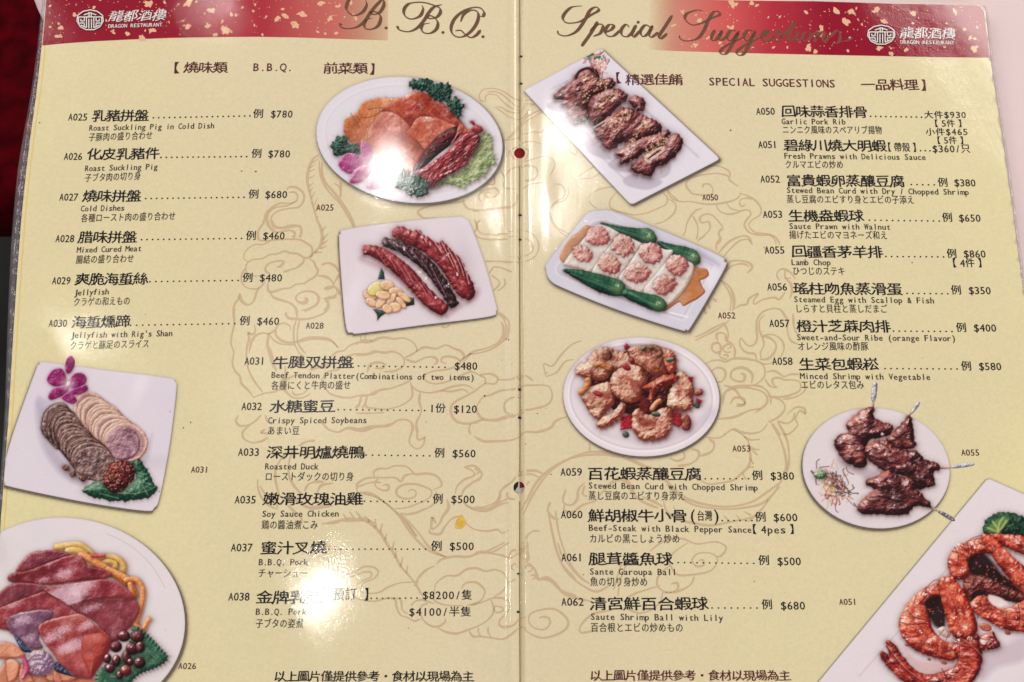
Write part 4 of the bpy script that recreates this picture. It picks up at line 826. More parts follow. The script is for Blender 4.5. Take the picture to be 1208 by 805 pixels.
script("250,68 210,62 150,85 145,120 185,150 240,138 300,110 345,90 340,70 310,75 280,120 255,180 215,230 150,245 114,232 108,214/320,180 300,215 302,240 328,235 362,185/362,182 345,222 355,243 392,215/445,185 415,182 392,215 402,242 430,232 460,190/462,185 430,250 390,315 358,322 355,300 400,265 492,222/545,185 515,182 492,215 502,242 530,235 558,190/560,185 530,250 490,320 458,328 452,305 500,268 592,222/590,225 625,205 640,185 618,185 598,215 608,245 635,245 668,222", 780, 0, 5.033, 'page_title', menu, 'page title word Suggestions in brown copperplate script', 10.5, 3.0)
M_KEEP = M_BROWN; M_BROWN = ink('brown_ink_on_red', (128, 72, 62))
script("665,225 700,178 712,205 700,240 672,244/705,228 750,188 792,128/795,125 757,218 765,248 800,225/740,172 802,165/815,190 800,225 810,246 838,225/826,160/870,190 845,202 838,235 860,245 885,222 880,196 862,192/885,215 932,190 918,232 906,250/918,232 955,192 972,196 957,232 967,250 998,222/998,225 1045,182 1062,215 1050,254 1012,262/1062,250 1100,244 1138,226", 780, 0, 5.033, 'page_title', menu, 'faint end of the word Suggestions on the red band', 10, 3.0)
M_BROWN = M_KEEP

# emblem: a rounded lozenge of angular fret lines, and the restaurant's name beside it
EMB = "0,-1.0 .55,-.85 .95,-.45 1.0,.1 .75,.65 .3,.95 -.3,.95 -.75,.65 -1.0,.1 -.95,-.45 -.55,-.85 0,-1.0/-.08,-.75 -.08,-.35/.08,-.75 .08,-.35/-.45,-.5 0,-.72 .45,-.5/-.4,-.3 .4,-.3/-.28,-.3 -.28,.75/.28,-.3 .28,.75/-.1,-.1 -.1,.8/.1,-.1 .1,.8/-.85,-.3 -.45,-.3 -.45,.1 -.7,.1 -.7,-.1/-.88,-.3 -.88,.3 -.45,.3 -.45,.55/.85,-.3 .45,-.3 .45,.1 .7,.1 .7,-.1/.88,-.3 .88,.3 .45,.3 .45,.55/-.7,.5 -.28,.75/.7,.5 .28,.75"
def emblem(cx, cy, rx, ry, parent):
    for mat, w, l, dx in ((M_DARKEDGE, 1.5, .000095, .35), (M_WHITE, .62, .00012, 0)):
        S = []
        for t in EMB.split('/'):
            P = np.array([tuple(map(float, q.split(','))) for q in t.split()]); P = P * [rx, ry] + [cx + dx, cy + dx]
            Q = np.concatenate([np.linspace(P[i], P[i + 1], 4) for i in range(len(P) - 1)])
            Q = Q[np.insert(np.linalg.norm(np.diff(Q, axis=0), axis=1) > 1e-6, 0, True)]
            S.append((Q, w))
        V, F = ribbons(S); mk('emblem' if mat is M_WHITE else 'emblem_outline', p2w(V[:, 0], V[:, 1], l), F, mat, parent)
emblem(106.5, 24, 15.5, 12, bL); emblem(1039.5, 41.5, 16, 11.5, bR)
BOLD2 = [(-.05, 0), (.05, 0), (0, .05)]
for x0, x1, y0, y1, e0, e1, ey0, ey1, par in ((127.5, 194.5, 25.5, 24.2, 127.5, 191.5, 33.5, 31.5, bL), (1061, 1127, 45, 46.3, 1062, 1126, 52, 53, bR)):
    for mat, hh, l, d in ((M_DARKEDGE, 0, .00010, .6), (M_WHITE, 0, .00013, 0)):
        V, F = layout('cn', '龍都酒樓', x0 + d, x1 + d, y0 + d, y1 + d, 14.0, B_CN)
        V[:, 0] += (y0 - V[:, 1]) * .22; V[:, 1] += .9 * np.sin(V[:, 0] * .42)
        strike('restaurant_name', V, F, 6, B_CN, mat, par, lift=l)
        V, F = layout('en', 'DRAGON RESTAURANT', e0 + d, e1 + d, ey0 + d, ey1 + d, 4.3, B_EN)
        strike('restaurant_name', V, F, 6, B_EN, mat, par, lift=l)
# ------------------------------------------------------------------ printed photographs of the dishes
SS = 2.5
LV = np.array([-0.45, -0.60, 0.66]); LV = LV / np.linalg.norm(LV); HV = LV + [0, 0, 1]; HV = HV / np.linalg.norm(HV)
def K(ox, oy, s):
    def f(t):
        return np.array([tuple(map(float, q.split(','))) for q in t.split()]) / s + [ox, oy]
    return f
def ell(cx, cy, a, b, rot=0, n=40):
    t = np.linspace(0, 2 * math.pi, n, endpoint=False); r = math.radians(rot)
    return np.stack([cx + a * np.cos(t) * math.cos(r) - b * np.sin(t) * math.sin(r), cy + a * np.cos(t) * math.sin(r) + b * np.sin(t) * math.cos(r)], 1)
def tubepoly(P, w):
    Q = spline(P, 6, False); T_ = np.gradient(Q, axis=0); T_ /= np.linalg.norm(T_, axis=1, keepdims=True) + 1e-9
    w = np.interp(np.linspace(0, 1, len(Q)), np.linspace(0, 1, len(np.atleast_1d(w))), np.atleast_1d(w)); L = np.linspace(0, 1, len(Q))
    total = np.linalg.norm(np.diff(Q, axis=0), axis=1).sum(); e = np.minimum(L, 1 - L) * total / (w + 1e-6)
    ww = w * np.sqrt(np.clip(1 - (1 - np.clip(e, 0, 1)) ** 2, 0.03, 1))
    N = np.stack([-T_[:, 1], T_[:, 0]], 1) * ww[:, None]
    return np.concatenate([Q + N, (Q - N)[::-1]])
def rough_edge(P, amp, seed, every=1.6):
    """resample an outline and make it uneven"""
    d = np.linalg.norm(np.roll(P, -1, 0) - P, axis=1); L = np.concatenate([[0], np.cumsum(d)]); n = max(8, int(L[-1] / every))
    t = np.linspace(0, L[-1], n, endpoint=False); PP = np.vstack([P, P[:1]])
    Q = np.stack([np.interp(t, L, PP[:, 0]), np.interp(t, L, PP[:, 1])], 1)
    T_ = np.roll(Q, -1, 0) - np.roll(Q, 1, 0); T_ /= np.linalg.norm(T_, axis=1, keepdims=True) + 1e-9
    r = np.random.default_rng(seed).normal(0, 1, n); r = .6 * r + .4 * np.roll(r, 1)
    return Q + np.stack([-T_[:, 1], T_[:, 0]], 1) * (r * amp)[:, None]

class Photo:
    n = 0
    def __init__(s, x0, y0, x1, y1, code):
        s.x = np.arange(x0, x1, 1 / SS); s.y = np.arange(y0, y1, 1 / SS); s.X, s.Y = np.meshgrid(s.x, s.y)
        s.I = np.zeros(s.X.shape + (3,)); s.parts = []; s.code = code; s.seed = 17 * (Photo.n + 1); Photo.n += 1
    def sl(s, P, m):
        a, b = P.min(0) - m, P.max(0) + m
        i0, i1 = np.searchsorted(s.x, [a[0], b[0]]); j0, j1 = np.searchsorted(s.y, [a[1], b[1]])
        return slice(j0, j1), slice(i0, i1)
    def plate(s, P, col=(222, 212, 222), col2=None, rim=9, well=.06, shadow=(3, 3, 4.0)):
        col = (min(232, col[0] + 7), col[1] + 7, col[2] + 3); col2 = (col2[0] + 5, col2[1] + 6, col2[2] + 2) if col2 else None
        s.P = P; d = sdf_poly(s.X, s.Y, P); s.I[:] = np.array(col) / 255.
        n = fbm(s.X, s.Y, 55, s.seed)[..., None]; c2 = np.array(col2 or [c - 12 for c in col]) / 255.
        s.I = s.I * (1 - .8 * n) + c2 * .8 * n
        g = np.exp(-((d + rim) / 1.1) ** 2); s.I *= 1 - well * g[..., None]
        g = np.exp(-((d + rim - 2.2) / 1.3) ** 2); s.I += .6 * well * g[..., None]
        k = np.clip((-d) / 1.6, 0, 1)[..., None]; s.I *= 1 - .10 * (1 - k)
        s.I *= 1 + .012 * np.random.default_rng(s.seed).normal(0, 1, s.X.shape)[..., None]
        for q in range(3):
            a = .5 + q * 1.9 + s.seed; r = np.random.default_rng(s.seed + q); cx, cy = P.mean(0) + (P.max(0) - P.min(0)) * r.uniform(-.38, .38, 2)
            w_ = ((s.X - cx) * math.cos(a) + (s.Y - cy) * math.sin(a)) / 26; v_ = (-(s.X - cx) * math.sin(a) + (s.Y - cy) * math.cos(a)) / 9
            s.I += (.035 if q else -.04) * np.exp(-w_ ** 2 - v_ ** 2)[..., None]
        s.shadow = shadow
    def mark(s, P, col, a=0.5, soft=3.0, closed=True):
        """soft stain or cast shade in the photograph"""
        P = spline(P, 6) if closed else P
        sl = s.sl(P, soft * 2); d = sdf_poly(s.X[sl], s.Y[sl], P); m = (a * np.clip(.5 - d / (2 * soft), 0, 1))[..., None]
        s.I[sl] = s.I[sl] * (1 - m) + np.array(col) / 255. * m
    def blob(s, P, cols, R=None, nz=(6, 1.0), spec=(.5, 24), ao=(.45, 2.2, 1.2, 1.4), name=None, label=None, smooth=True, rough=0, streak=None, cn=.35, tint=None, mot=None, dome=.55):
        mot = (.45 if nz[1] >= 1.8 else .28 if nz[1] > 1.1 else .1) if mot is None else mot
        if smooth: P = spline(P, 6)
        if rough: P = rough_edge(P, rough, s.seed + len(s.parts))
        s.seed += 3; w = ao[1] * 3 + 2; sl = s.sl(P, w); X, Y = s.X[sl], s.Y[sl]
        if X.size == 0: return
        d = sdf_poly(X, Y, P)
        if ao[0]:
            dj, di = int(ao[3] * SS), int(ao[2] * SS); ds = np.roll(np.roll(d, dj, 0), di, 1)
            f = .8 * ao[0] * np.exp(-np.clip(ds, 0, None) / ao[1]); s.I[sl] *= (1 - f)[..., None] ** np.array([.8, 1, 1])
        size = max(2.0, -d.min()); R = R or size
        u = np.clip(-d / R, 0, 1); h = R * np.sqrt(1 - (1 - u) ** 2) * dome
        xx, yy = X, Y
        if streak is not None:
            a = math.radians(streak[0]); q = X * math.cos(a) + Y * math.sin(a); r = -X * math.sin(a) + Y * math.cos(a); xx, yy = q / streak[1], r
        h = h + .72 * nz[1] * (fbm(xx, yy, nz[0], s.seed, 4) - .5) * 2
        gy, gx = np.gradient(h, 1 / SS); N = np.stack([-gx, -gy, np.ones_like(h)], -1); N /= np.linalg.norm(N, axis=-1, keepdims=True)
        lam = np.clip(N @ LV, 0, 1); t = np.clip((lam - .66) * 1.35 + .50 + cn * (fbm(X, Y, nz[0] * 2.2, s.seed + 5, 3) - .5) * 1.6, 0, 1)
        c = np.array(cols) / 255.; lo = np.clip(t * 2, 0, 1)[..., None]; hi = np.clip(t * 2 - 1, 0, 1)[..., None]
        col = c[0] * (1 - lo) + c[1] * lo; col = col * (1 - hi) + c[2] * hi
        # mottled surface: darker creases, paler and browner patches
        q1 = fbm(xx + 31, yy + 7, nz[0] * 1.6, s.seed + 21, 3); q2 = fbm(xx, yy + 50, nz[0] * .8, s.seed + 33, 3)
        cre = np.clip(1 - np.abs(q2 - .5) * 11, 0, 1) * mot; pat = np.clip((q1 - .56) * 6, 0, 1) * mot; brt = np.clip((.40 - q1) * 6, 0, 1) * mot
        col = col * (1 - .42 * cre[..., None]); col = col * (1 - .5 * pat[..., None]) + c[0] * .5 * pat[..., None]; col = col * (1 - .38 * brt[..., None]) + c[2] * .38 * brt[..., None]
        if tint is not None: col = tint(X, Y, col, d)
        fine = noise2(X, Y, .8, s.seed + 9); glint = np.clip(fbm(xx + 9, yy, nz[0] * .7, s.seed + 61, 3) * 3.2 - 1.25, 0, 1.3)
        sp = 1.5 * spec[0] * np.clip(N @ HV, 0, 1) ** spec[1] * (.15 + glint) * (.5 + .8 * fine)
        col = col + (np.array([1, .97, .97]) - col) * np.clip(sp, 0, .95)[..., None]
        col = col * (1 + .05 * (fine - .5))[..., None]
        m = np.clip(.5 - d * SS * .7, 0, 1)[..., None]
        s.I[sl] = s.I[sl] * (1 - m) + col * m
        if name: s.parts.append((name, P, label))
    def tube(s, P, w, cols, **k):
        k.setdefault('R', float(np.max(w))); s.blob(tubepoly(P, w), cols, smooth=False, **k)
    def line(s, P, w, col, a=1.0, soft=.4):
        Q = spline(P, 5, False) if len(P) > 2 else np.asarray(P, float); sl = s.sl(Q, w + 1.5); X, Y = s.X[sl], s.Y[sl]
        if X.size == 0: return
        d, t, _ = sdf_line(X, Y, Q); m = (a * np.clip((w - d) / (2 * soft) + .5, 0, 1))[..., None]
        s.I[sl] = s.I[sl] * (1 - m) + np.array(col) / 255. * m
    def bits(s, P, n, cols, r=(.5, .9), seed=1, el=1.8, a=.9):
        """small crumbs: seeds, sparkles, sesame"""
        g = np.random.default_rng(seed); lo, hi = P.min(0), P.max(0); k = 0; tries = 0
        while k < n and tries < n * 12:
            tries += 1; c = lo + (hi - lo) * g.random(2)
            if sdf_poly(np.array([[c[0]]]), np.array([[c[1]]]), P)[0, 0] > -.5: continue
            k += 1; rr = g.uniform(*r); an = g.random() * 3.14; v = np.array([math.cos(an), math.sin(an)]) * rr * (el - 1)
            s.line(np.array([c - v, c + v]), rr * .75, cols[g.integers(len(cols))], a, .35)
    def build(s, label):
        P = s.P; page = LP if P[:, 0].mean() < 613 else RP; inner = sdf_poly
        clipf = lambda X, Y: sdf_poly(X, Y, page) + 0.6
        near = P[:, 0].min() < 20 or P[:, 0].max() > 1200
        lo, hi = P.min(0), P.max(0); dx, dy, w = s.shadow
        # printed drop shadow under the plate
        xs = np.arange(lo[0] - 8, hi[0] + dx + 3.2 * w, 1.5); ys = np.arange(lo[1] - 8, hi[1] + dy + 3.2 * w, 1.5)
        ysz = ys[ys < 860]
        def fs(X, Y):
            v = sdf_poly(X - dx * .7, Y - dy * .7, P) - 2.2 * w
            return np.maximum(v, clipf(X, Y)) if near else v
        def cs(X, Y):
            d = sdf_poly(X - dx * .85, Y - dy * .85, P); a = .62 * np.exp(-np.clip(d, 0, None) / (w * .55)) * np.clip(1 - d / (2.2 * w), 0, 1)
            return np.concatenate([np.broadcast_to(lin((70, 52, 58)), (len(X), 3)), a[:, None]], 1)
        def samp(X, Y):
            fx = np.clip((X - s.x[0]) * SS, 0, len(s.x) - 1.001); fy = np.clip((Y - s.y[0]) * SS, 0, len(s.y) - 1.001)
            i = fx.astype(int); j = fy.astype(int); a = (fx - i)[:, None]; b = (fy - j)[:, None]
            c = (s.I[j, i] * (1 - a) + s.I[j, i + 1] * a) * (1 - b) + (s.I[j + 1, i] * (1 - a) + s.I[j + 1, i + 1] * a) * b
            return lin(np.clip(c, 0, 1) * 255)
        g = .85
        xs2 = np.arange(max(lo[0], s.x[0]) - 1.5, min(hi[0], s.x[-1]) + 1.5, g); ys2 = np.arange(max(lo[1], s.y[0]) - 1.5, min(hi[1], s.y[-1]) + 1.5, g)
        fp = (lambda X, Y: np.maximum(sdf_poly(X, Y, P), clipf(X, Y))) if near else (lambda X, Y: sdf_poly(X, Y, P))
        plate = inked('dish_photograph', xs2, ys2, fp, samp, M_PHOTO, .00008, menu, label)
        inked('plate_shadow_print', xs, ysz, fs, cs, M_SOFT, .00006, plate)
        for k, (name, Q, lab) in enumerate(s.parts):
            a, b = Q.min(0) - 1, Q.max(0) + 1; gg = .7
            xs3 = np.arange(max(a[0], s.x[0]), min(b[0], s.x[-1]), gg); ys3 = np.arange(max(a[1], s.y[0]), min(b[1], s.y[-1]), gg)
            if len(xs3) < 3 or len(ys3) < 3: continue
            ff = (lambda X, Y: np.maximum(sdf_poly(X, Y, Q), clipf(X, Y))) if near else (lambda X, Y: sdf_poly(X, Y, Q))
            X, Y, F = mesh_sdf(xs3, ys3, ff)
            if len(F) == 0: continue
            c = samp(X, Y); mk(name, p2w(X, Y, .00009 + k * 4e-7), F, M_PHOTO, plate, lab, col=np.concatenate([c, np.ones((len(c), 1))], 1))

PARS = ((6, 26, 24), (26, 66, 56), (96, 134, 116)); ORCH = ((112, 14, 76), (164, 54, 120), (232, 186, 214))
def parsley(ph, P, seed):
    ph.blob(P, PARS, nz=(2.2, 2.6), spec=(.15, 10), rough=1.9, name='parsley', cn=.5)
    ph.bits(spline(P, 4), 150, [(6, 22, 22), (52, 94, 78), (120, 150, 132), (8, 34, 30), (30, 70, 60)], (.35, .8), seed, 1.5)

# ---- A025 roast suckling pig
k = K(365, 80, 5.033)
ph = Photo(368, 84, 598, 248, 'A025'); ph.plate(ell(483, 165.3, 110.5, 73.8, 8, 60), (212, 208, 224), (222, 214, 226), 11, .03, (2, 3, 4.5))
SK = ((128, 42, 24), (188, 88, 54), (228, 150, 108)); SKR = ((118, 26, 22), (172, 62, 44), (222, 134, 104))
main = k('345,195 430,180 560,180 640,145 720,165 800,220 860,280 900,330 860,360 760,430 680,510 620,600 590,640 530,600 480,560 380,500 300,470 240,440 205,380 215,310 280,270 310,220')
ph.mark(main + [3, 3], (150, 130, 150), .5, 5)
lett = k('1010,400 1060,395 1085,440 1090,500 1098,560 1070,600 1040,640 960,680 910,710 830,690 750,710 780,670 850,640 930,580 980,500')
ph.blob(lett, ((84, 98, 54), (144, 160, 104), (204, 212, 168)), R=5, dome=.25, nz=(6, 2.4), spec=(.15, 12), rough=1.3, name='lettuce')
for a in ('1060,420 1020,500 960,600', '1080,500 1020,560 960,640', '1060,600 980,630 900,670', '940,690 880,660 820,680'): ph.line(k(a), .7, (206, 214, 170), .55, .7)
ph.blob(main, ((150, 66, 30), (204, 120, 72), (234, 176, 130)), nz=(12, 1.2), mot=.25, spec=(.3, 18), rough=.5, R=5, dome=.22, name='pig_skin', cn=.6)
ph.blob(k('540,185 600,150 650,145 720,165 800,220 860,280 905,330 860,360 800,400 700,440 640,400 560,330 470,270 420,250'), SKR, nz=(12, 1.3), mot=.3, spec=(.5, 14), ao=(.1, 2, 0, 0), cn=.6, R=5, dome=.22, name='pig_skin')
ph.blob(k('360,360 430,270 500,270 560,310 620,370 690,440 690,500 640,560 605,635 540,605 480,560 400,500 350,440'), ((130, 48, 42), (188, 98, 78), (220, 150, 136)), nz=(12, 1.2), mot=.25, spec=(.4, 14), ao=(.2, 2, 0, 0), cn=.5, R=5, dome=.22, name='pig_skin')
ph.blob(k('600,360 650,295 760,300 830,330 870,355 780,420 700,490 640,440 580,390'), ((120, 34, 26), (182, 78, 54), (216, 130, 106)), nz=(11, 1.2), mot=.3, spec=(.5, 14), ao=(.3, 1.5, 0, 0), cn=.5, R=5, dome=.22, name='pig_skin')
for a in ('470,430 560,500 640,560', '440,470 520,560 590,620', '500,400 600,450 690,490', '860,360 760,430 680,510 620,600', '350,250 420,240 500,260', '300,300 380,290 420,260'): ph.line(k(a), .6, (110, 40, 30), .55)
for a in ('380,200 400,260 380,340', '480,190 500,230 560,290', '640,160 680,230 740,300', '720,180 760,250 830,320', '430,280 450,360 470,430', '540,300 560,400 600,480', '600,350 640,430 680,480', '700,310 740,370 790,410', '290,290 320,340 330,420', '240,330 280,380 300,450'):
    ph.line(k(a), .45, (120, 44, 30), .4, .5); ph.line(k(a) + [.8, -.2], .45, (240, 180, 140), .3, .5)
ph.line(k('245,270 270,310 300,360'), .3, (60, 40, 40), .8)
ph.blob(k('870,350 800,380 740,430 680,500 640,590 620,612 680,590 760,520 850,450 900,390'), ((20, 6, 10), (44, 14, 18), (110, 50, 50)), nz=(3, 1.4), spec=(.3, 20), ao=(.3, 1, 0, 0), name='cut_opening')
for a, c in (('690,490 740,450 790,420', (120, 60, 60)), ('760,450 810,420 860,390', (120, 26, 44)), ('700,530 770,480 850,430', (70, 20, 24)), ('660,560 700,530 740,510', (90, 50, 46))): ph.line(k(a), 1.4, c, .7, .8)
ph.blob(k('900,330 940,365 985,375 1000,420 950,420 890,400 860,440 830,470 870,400 880,360'), ((120, 40, 30), (186, 86, 66), (228, 150, 124)), nz=(4, 1.6), spec=(.4, 20), dome=.3, R=5, name='rib_slice')
ph.blob(k('610,650 720,570 830,490 900,410 960,385 1000,400 1010,440 990,480 930,570 880,610 790,660 745,700 720,712 660,690'), ((46, 4, 12), (138, 20, 34), (206, 92, 96)), nz=(3.2, 1.8), spec=(.55, 22), rough=.6, ao=(.7, 2.5, 1, 2), dome=.3, R=5, name='rib_slice', streak=(-42, 2.2))
ph.blob(k('950,320 970,315 985,335 1020,350 1030,375 1000,390 960,365 975,345'), ((70, 6, 16), (150, 30, 40), (204, 90, 90)), nz=(3, 1.2), dome=.3, R=5, name='rib_slice')
ph.bits(main, 420, [(240, 190, 160), (230, 150, 120), (120, 40, 30)], (.25, .45), 5, 1.2, .45)
for i, t in enumerate(('590,90 640,65 700,65 740,90 800,90 840,120 840,180 880,180 915,240 890,295 840,260 800,210 740,190 690,150 640,130 600,120', '130,450 170,410 220,415 240,450 300,470 300,520 220,510 170,525 135,495', '520,610 600,625 680,660 705,710 690,760 640,770 570,740 510,700')):
    parsley(ph, k(t), 30 + i)
def petal(ph, P, cols=ORCH, vein=None, name='orchid_petal'):
    c0 = vein
    def tint(X, Y, col, d):
        if c0 is None: return col
        r = np.hypot(X - c0[0], Y - c0[1]); t = np.clip(1 - r / (13.0), 0, 1)[..., None] ** 1.2
        edge = np.clip(1 + d / 1.3, 0, 1)[..., None] * .35
        col = col * (1 - t * .85) + np.array([.94, .84, .90]) * t * .85
        return col * (1 - edge) + np.array([.86, .66, .82]) * edge
    ph.blob(P, cols, R=2.5, nz=(4, .8), spec=(.15, 12), dome=.4, mot=.25, ao=(.35, 1.4, .6, .8), name=name, tint=tint, cn=.3)
v = k('350,575')[0]
for t in ('310,440 350,455 375,500 360,550 330,562 305,500', '172,565 200,520 250,508 310,535 335,575 250,630 200,612 180,592', '240,682 260,620 310,582 370,588 352,645 300,682', '338,705 360,660 405,640 432,700 400,727'): petal(ph, k(t), vein=v)
ph.build('printed photograph of roast suckling pig on an oval plate with parsley and an orchid')

# ---- A050 garlic pork ribs
k = K(610, 55, 5.033)
ph = Photo(612, 55, 856, 250, 'A050')
PB = k('38,262 60,248 480,22 505,18 1185,648 1200,668 1180,682 690,935 672,935 655,920'); PB = rough_edge(PB, 0, 1, 2.5)
ph.plate(PB, (216, 210, 228), (224, 216, 230), 99, 0, (2.5, 2.5, 3.4))
ph.line(k('190,260 480,110'), .5, (190, 182, 200), .6); ph.line(k('560,200 1075,655'), 1.2, (196, 186, 200), .8, 1.2); ph.line(k('260,420 640,790'), .9, (194, 186, 204), .8, 1)
for t in ('180,340 260,325 320,400 200,380', '250,430 300,420 380,520 290,500', '320,510 400,500 470,590 370,580', '400,560 470,570 560,670 440,640', '540,700 620,650 680,740 600,740', '630,790 700,760 860,800 780,850 660,830', '760,780 900,680 900,760 800,800'): ph.mark(k(t), (186, 174, 190), .75, 1.2)
RB = ((44, 14, 18), (122, 52, 54), (206, 146, 142))
pcs = ['220,290 260,250 330,200 350,160 410,130 470,140 500,190 560,190 585,230 520,270 440,300 430,380 410,440 350,460 310,420 300,370 265,340 270,320 230,315',
       '660,320 700,290 750,310 755,370 720,390 690,360', '430,330 500,270 580,250 640,270 655,310 600,360 540,420 470,475 430,440 425,380',
       '460,490 540,420 630,360 700,380 760,410 830,450 865,490 800,540 700,560 600,580 590,600 540,615 500,570 470,530',
       '585,630 650,590 740,550 820,520 880,500 910,510 860,590 780,620 700,670 640,700 610,690 620,660 590,650',
       '680,700 740,660 800,620 860,590 910,540 940,520 980,540 980,590 940,650 880,700 830,720 790,770 740,765 690,740']
g = np.random.default_rng(3)
for i in range(110):
    c = k('470,100')[0] + g.normal(0, 1, 2) * [7, 9] * .9; c[1] = max(c[1], 63); an = g.random() * 3.14; l = g.uniform(1.5, 4.5); v = np.array([math.cos(an), math.sin(an)]) * l
    ph.line(np.array([c - v, c + v * .2 + [0, 1], c + v]), g.uniform(.35, .7), [(214, 120, 104), (232, 216, 196), (190, 90, 110), (236, 226, 220), (222, 150, 120), (120, 70, 90)][g.integers(6)], .9)
for c in ('440,45', '470,70', '500,65', '430,60'): ph.bits(ell(*k(c)[0], 4, 3), 8, [(20, 70, 50), (60, 110, 84)], (.6, 1), int(c[:3]))
for i, t in enumerate(pcs): 
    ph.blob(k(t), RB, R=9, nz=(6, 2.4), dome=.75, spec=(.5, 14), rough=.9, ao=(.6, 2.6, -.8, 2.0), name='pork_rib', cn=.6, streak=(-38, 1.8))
    ph.bits(spline(k(t), 4), 16, [(170, 90, 86), (60, 18, 22), (226, 180, 172)], (.5, 1.1), 60 + i, 1.8, .55)
ph.line(k('350,190 370,150 420,130 450,150'), 1.6, (30, 14, 20), .9, .6)
ph.line(k('525,440 490,460 455,482'), .55, (220, 205, 190)); ph.line(k('520,452 470,485'), .5, (20, 8, 10)); ph.line(k('760,665 790,640 840,605 870,600 860,625 820,655 780,682 762,672'), .8, (214, 196, 180)); ph.line(k('780,665 850,615'), .8, (30, 12, 14))
for t, n in (('380,180 470,170 560,220 540,260 450,270 420,330 380,330 390,260', 60), ('450,370 520,290 600,270 620,300 560,330 470,400', 34), ('520,470 600,390 680,370 690,400 640,460 580,530 540,510', 70), ('640,590 720,480 780,430 800,460 720,530 690,590', 44), ('740,630 830,560 900,520 890,570 820,610 760,660', 50)):
    ph.bits(spline(k(t), 4), int(n * 1.5), [(238, 206, 160), (226, 180, 130), (250, 226, 190), (200, 140, 100)], (.45, .75), n, 1.7)
ph.bits(k('820,760 900,680 930,690 850,770'), 26, [(190, 180, 150), (150, 140, 110)], (.3, .5), 9, 2.4, .7)
ph.build('printed photograph of garlic pork ribs with sesame on a rectangular plate')

# ---- A028 cured sausages
k = K(302, 201, 4)
ph = Photo(396, 250, 592, 398, 'A028')
ph.plate(spline(k('392,330 398,300 430,277 700,240 940,219 985,226 1015,262 1080,440 1132,630 1134,665 1095,692 780,732 500,769 455,767 425,738 402,500'), 8), (214, 202, 216), (222, 208, 220), 99, 0, (-.8, 2.2, 2.6))
for t in ('520,420 700,500 860,660 900,690 780,620 640,500 500,430', '900,690 1000,620 1050,560 1040,600 960,650'): ph.mark(k(t), (186, 140, 156), .6, 4)
SA = ((64, 8, 16), (138, 36, 42), (208, 116, 118)); SB = ((12, 3, 8), (46, 16, 24), (150, 110, 122))
ph.blob(k('645,290 660,270 690,266 740,287 765,282 800,312 862,345 880,335 930,385 968,425 1005,500 1033,560 1025,600 1000,612 965,600 930,560 890,490 830,420 760,370 690,340 650,315'), SA, R=9, nz=(4, 1.3), spec=(.5, 16), rough=.7, name='red_sausage', streak=(45, 2.2), ao=(.5, 2.5, -.5, 1.6))
ph.tube(k('595,338 650,350 730,390 810,450 870,530 915,600 942,645'), [5, 6, 7, 7.2, 7.2, 6.5, 5.5], SB, nz=(3.4, 1.1), spec=(.6, 16), rough=.5, name='black_sausage', streak=(45, 2.0), ao=(.5, 2.5, -.5, 1.6))
ph.tube(k('505,378 560,382 640,430 720,500 790,580 850,635 900,668'), [5.5, 7, 8.5, 9, 9, 8.8, 6.5], SA, nz=(4, 1.2), spec=(.45, 16), rough=.5, name='red_sausage', streak=(45, 2.0), ao=(.5, 2.5, -.5, 1.6))
for a in ('755,285 780,310 800,345', '810,315 840,345 870,390', '870,340 900,400 930,460', '900,370 930,430 950,480', '930,390 960,450 975,500', '960,420 985,480 1000,540'):
    ph.line(k(a), .9, (64, 8, 16), .7); ph.line(k(a) + [1.1, -.8], .55, (238, 176, 170), .8)
for a in ('560,375 590,420 610,450', '600,390 640,440 660,480', '640,420 690,480 710,530', '690,450 730,520 760,560', '740,500 790,570 800,600', '780,530 830,600'):
    ph.line(k(a), .6, (84, 12, 20), .75); ph.line(k(a) + [1.0, -.5], .4, (230, 150, 148), .6)
for a in ('640,345 690,400', '690,360 740,420', '740,385 790,450', '780,420 830,500', '830,460 870,540', '860,520 900,600'):
    ph.line(k(a) + [0, 0], .5, (190, 140, 150), .7); ph.line(k(a) + [1, 0], .6, (10, 2, 6), .8)
for c in ('785,315', '905,400', '950,490', '905,545', '850,600', '770,480', '700,370', '800,510'): ph.bits(ell(*k(c)[0], 2.2, 2.2), 5, [(250, 235, 235)], (.5, .8), int(c[:3]))
for t in ('575,515 590,460 603,480 608,515', '553,655 590,660 617,672 590,690 573,710 570,680', '690,598 745,602 748,635 700,645'): ph.blob(k(t), ((18, 34, 34), (36, 66, 60), (90, 120, 104)), smooth=False, nz=(3, .6), name='garnish_leaf', ao=(.2, 1, .3, .6))
g = np.random.default_rng(5)
for cx, cy, a, b, r in ((540, 590, 34, 26, 20), (570, 560, 46, 32, -25), (620, 545, 34, 24, 10), (545, 625, 30, 18, 30), (590, 625, 34, 18, -50), (660, 575, 34, 22, 5), (700, 600, 36, 16, 35), (640, 612, 36, 16, -60), (685, 625, 34, 14, 50), (600, 590, 36, 20, 10), (655, 648, 32, 24, 0), (620, 655, 26, 20, 40)):
    yel = cy < 570 and cx < 600
    ph.blob(ell(*k(f'{cx},{cy}')[0], a / 4, b / 4, r, 20), ((176, 140, 84), (226, 214, 130), (246, 240, 190)) if yel else ((180, 120, 84), (234, 192, 150), (250, 226, 200)), smooth=False, R=2.2, nz=(3, .25), spec=(.25, 14), ao=(.4, 1.1, .3, .7), name='garlic_slice')
ph.build('printed photograph of two red sausages and a black one on a squarish plate')

